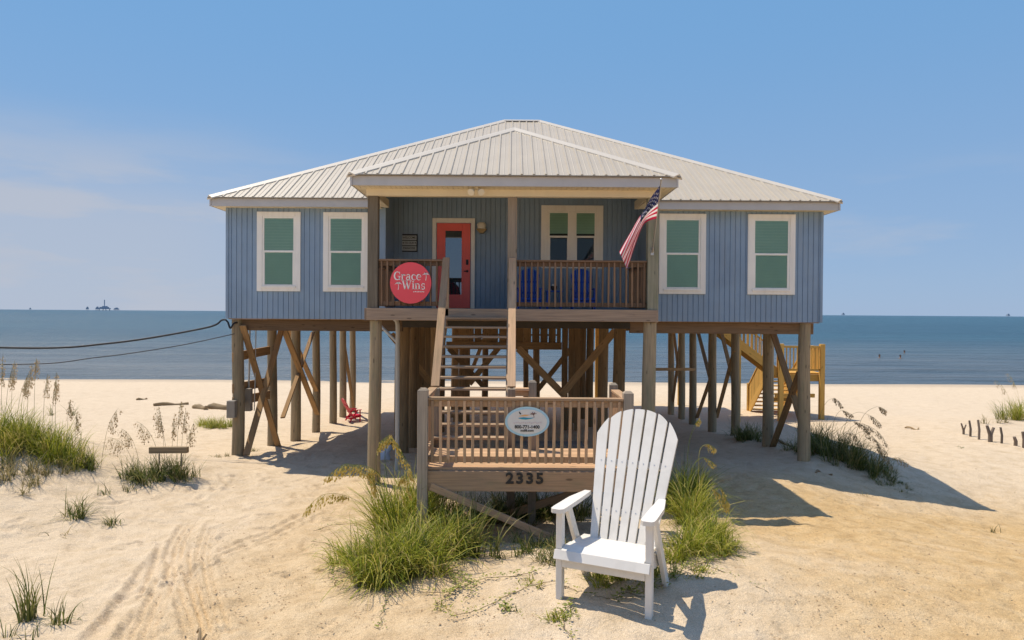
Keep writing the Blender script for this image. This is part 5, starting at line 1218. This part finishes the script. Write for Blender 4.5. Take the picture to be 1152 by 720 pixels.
clump('dune_grass_bank', 'thick green grass bank on the dune at left edge', [(5, 500, 0.5, 0.75, 420, 1.0), (30, 503, 0.5, 0.7, 420, 1.1), (52, 507, 0.5, 0.7, 420, 1.1), (70, 516, 0.42, 0.62, 320, 1.2), (88, 524, 0.3, 0.5, 200, 1.2), (-25, 495, 0.5, 0.8, 300, 1.0)], M_GRASS,
      [(5, 480, 1.25, 70, 0.3, 0.3), (12, 478, 1.3, 100, 0.25, 0.3), (22, 482, 1.1, 60, 0.3, 0.3), (30, 480, 1.3, 80, 0.2, 0.25), (38, 484, 1.45, 95, 0.12, 0.15), (48, 484, 1.15, 75, 0.2, 0.3), (58, 488, 1.1, 60, 0.15, 0.3), (62, 486, 1.25, 100, 0.1, 0.25), (1, 485, 1.5, 120, 0.4, 0.35), (17, 486, 1.2, 40, 0.4, 0.3), (84, 512, 0.85, 80, 0.15, 0.3), (75, 500, 0.9, 80, 0.2, 0.2)], seedmat=M_SEEDBR, stemmat=M_GRASSDRY)
clump('grass_clump', 'pale dry grass on the sandy face below left dune bank', [(12, 530, 0.4, 0.45, 120, 1.2), (40, 532, 0.4, 0.4, 110, 1.3), (65, 535, 0.35, 0.35, 80, 1.3), (15, 555, 0.3, 0.35, 50, 1.2)], M_GRASSDRY)
clump('grass_clump', 'small green sprig alone on beach behind left dune', [(75, 467, 0.35, 0.6, 60, 1.4)], M_GRASSDK)

clump('grass_clump', 'tiny green weed patch on sand below landing brace', [(497, 681, 0.07, 0.10, 50, 1.8)], M_GRASS)
clump('grass_clump', 'tiny green weed patch beside the bottom sand vine tuft', [(575, 688, 0.06, 0.09, 46, 1.8)], M_GRASS)
clump('grass_clump', 'weed fringe on sunny sand left of the giant chair', [(600, 655, 0.10, 0.12, 70, 1.8)], M_GRASS)
clump('grass_clump', 'ragged low weeds on sand right of giant chair rear leg', [(785, 642, 0.14, 0.14, 110, 1.8)], M_GRASS)
# creeping vines on the sand in front of the landing
def vine(label, pts, leaf=0.035, dens=9):
    g0 = ground_at(*pts[0]); t = thing('creeping_vine', g0, label, 'vine', 'creeping vines on the sand')
    mb = MB(); lv = MB(); P3 = [ground_at(*p) for p in pts]; q = []
    for a in range(len(P3)-1):
        n = max(2, int((P3[a+1]-P3[a]).length/0.06))
        for i in range(n):
            p = P3[a].lerp(P3[a+1], i/n); p.x += .02*math.sin(i*1.7+a); p.z = gz(p.x, p.y)+0.018; q.append(p)
    mb.tube(q, 0.0035, 5); mb.build('runner', M_RUNNER, t)
    for p in q:
        for _ in range(rnd.randint(0, dens*2)):
            if rnd.random() < 0.2: continue
            az = rnd.uniform(0, 6.28); o = p+Vector((rnd.gauss(0, .03), rnd.gauss(0, .03), rnd.uniform(.005, .05)))
            d = Vector((math.cos(az), math.sin(az), rnd.uniform(-.1, .5))).normalized(); s = d.cross(Vector((0, 0, 1))).normalized(); l = leaf*rnd.uniform(.7, 1.5)
            lv.add([o, o+d*l*.5+s*l*.33, o+d*l, o+d*l*.5-s*l*.33], [(0, 1, 2, 3)], None, rnd.random())
    lv.build('leaves', M_VINE, t)
vine('leafy vine running from the giant chair front leg toward left', [(650, 668), (625, 655), (600, 660), (570, 672), (540, 688), (500, 697)], 0.03, 4)
vine('vine crossing bare sand from the big sea oat clump', [(455, 655), (440, 668), (430, 690), (425, 715)], 0.028, 3)
vine('dry vine strands left of the big sea oat clump', [(420, 640), (390, 625), (365, 612), (345, 610)], 0.026, 3)
vine('short leafy vine tuft halfway along the bottom sand', [(575, 690), (567, 685), (560, 690)], 0.035, 12)
vine('upper dry runner beside the sea oat clump', [(425, 600), (400, 590), (372, 592), (350, 600)], 0.026, 3)
vine('vine at the foot of the giant chair rear leg', [(700, 665), (720, 668), (745, 660), (770, 640)], 0.035, 6)
vine('vine trailing down to bottom edge left of chair', [(640, 680), (632, 700), (640, 716), (650, 725)], 0.032, 8)
vine('thin vine strand crossing sand right of the chair', [(800, 640), (840, 655), (870, 672)], 0.022, 2)
vine('leafy vine fringe on sand at the clump foot', [(500, 640), (520, 650), (535, 660), (520, 680)], 0.03, 6)

vine('leafy vine spilling over sand under the giant chair seat', [(668, 672), (690, 676), (705, 668), (730, 676)], 0.04, 12)
vine('longest leafy vine across the sunny sand below the landing', [(470, 668), (505, 668), (545, 652), (580, 650), (610, 642)], 0.032, 6)
vine('leafy vine at right foot of the big sea oat clump', [(505, 645), (515, 662), (498, 676), (484, 690)], 0.034, 8)
vine('leafy vine on sand left of the big clump', [(400, 650), (385, 640), (372, 648), (380, 662)], 0.03, 6)
vine('leafy vine around the grass right of the giant chair', [(775, 640), (800, 632), (820, 622), (832, 612)], 0.034, 8)
# loose shell bits, seaweed crumbs and dead leaves on the packed road: uncountable
mb = MB(); g3 = np.random.default_rng(5)
def chips(n, f):
    for _ in range(n):
        x, y = f()
        if not (4.8 < y < 30): continue
        z = gz(x, y)+0.012; a = g3.uniform(0, 6.28); l = g3.uniform(.004, .017)*(1+y*0.02); w = l*g3.uniform(.25, .7)
        d = Vector((math.cos(a), math.sin(a), g3.uniform(-.2, .4))); s = Vector((-math.sin(a), math.cos(a), g3.uniform(-.2, .4)))
        o = Vector((x, y, z)); mb.add([o-d*l, o+s*w, o+d*l, o-s*w], [(0, 1, 2, 3)], None, float(g3.random()))
def px_fn(cx, cy, sx, sy):
    def f():
        p = ground_at(cx+g3.normal()*sx, min(740, max(470, cy+g3.normal()*sy))); return p.x, p.y
    return f
chips(420, px_fn(250, 620, 45, 50)); chips(420, px_fn(300, 670, 60, 35)); chips(300, px_fn(920, 620, 70, 40)); chips(420, px_fn(1030, 640, 80, 50)); chips(260, px_fn(1080, 590, 60, 25)); chips(220, px_fn(420, 660, 60, 40)); chips(200, px_fn(900, 680, 80, 30)); chips(260, px_fn(1000, 560, 80, 14)); chips(160, px_fn(560, 700, 60, 15))
tag(mb.build('sand_debris', M_DEBRIS), 'scattered dry debris on the packed sand', 'debris', kind='stuff')
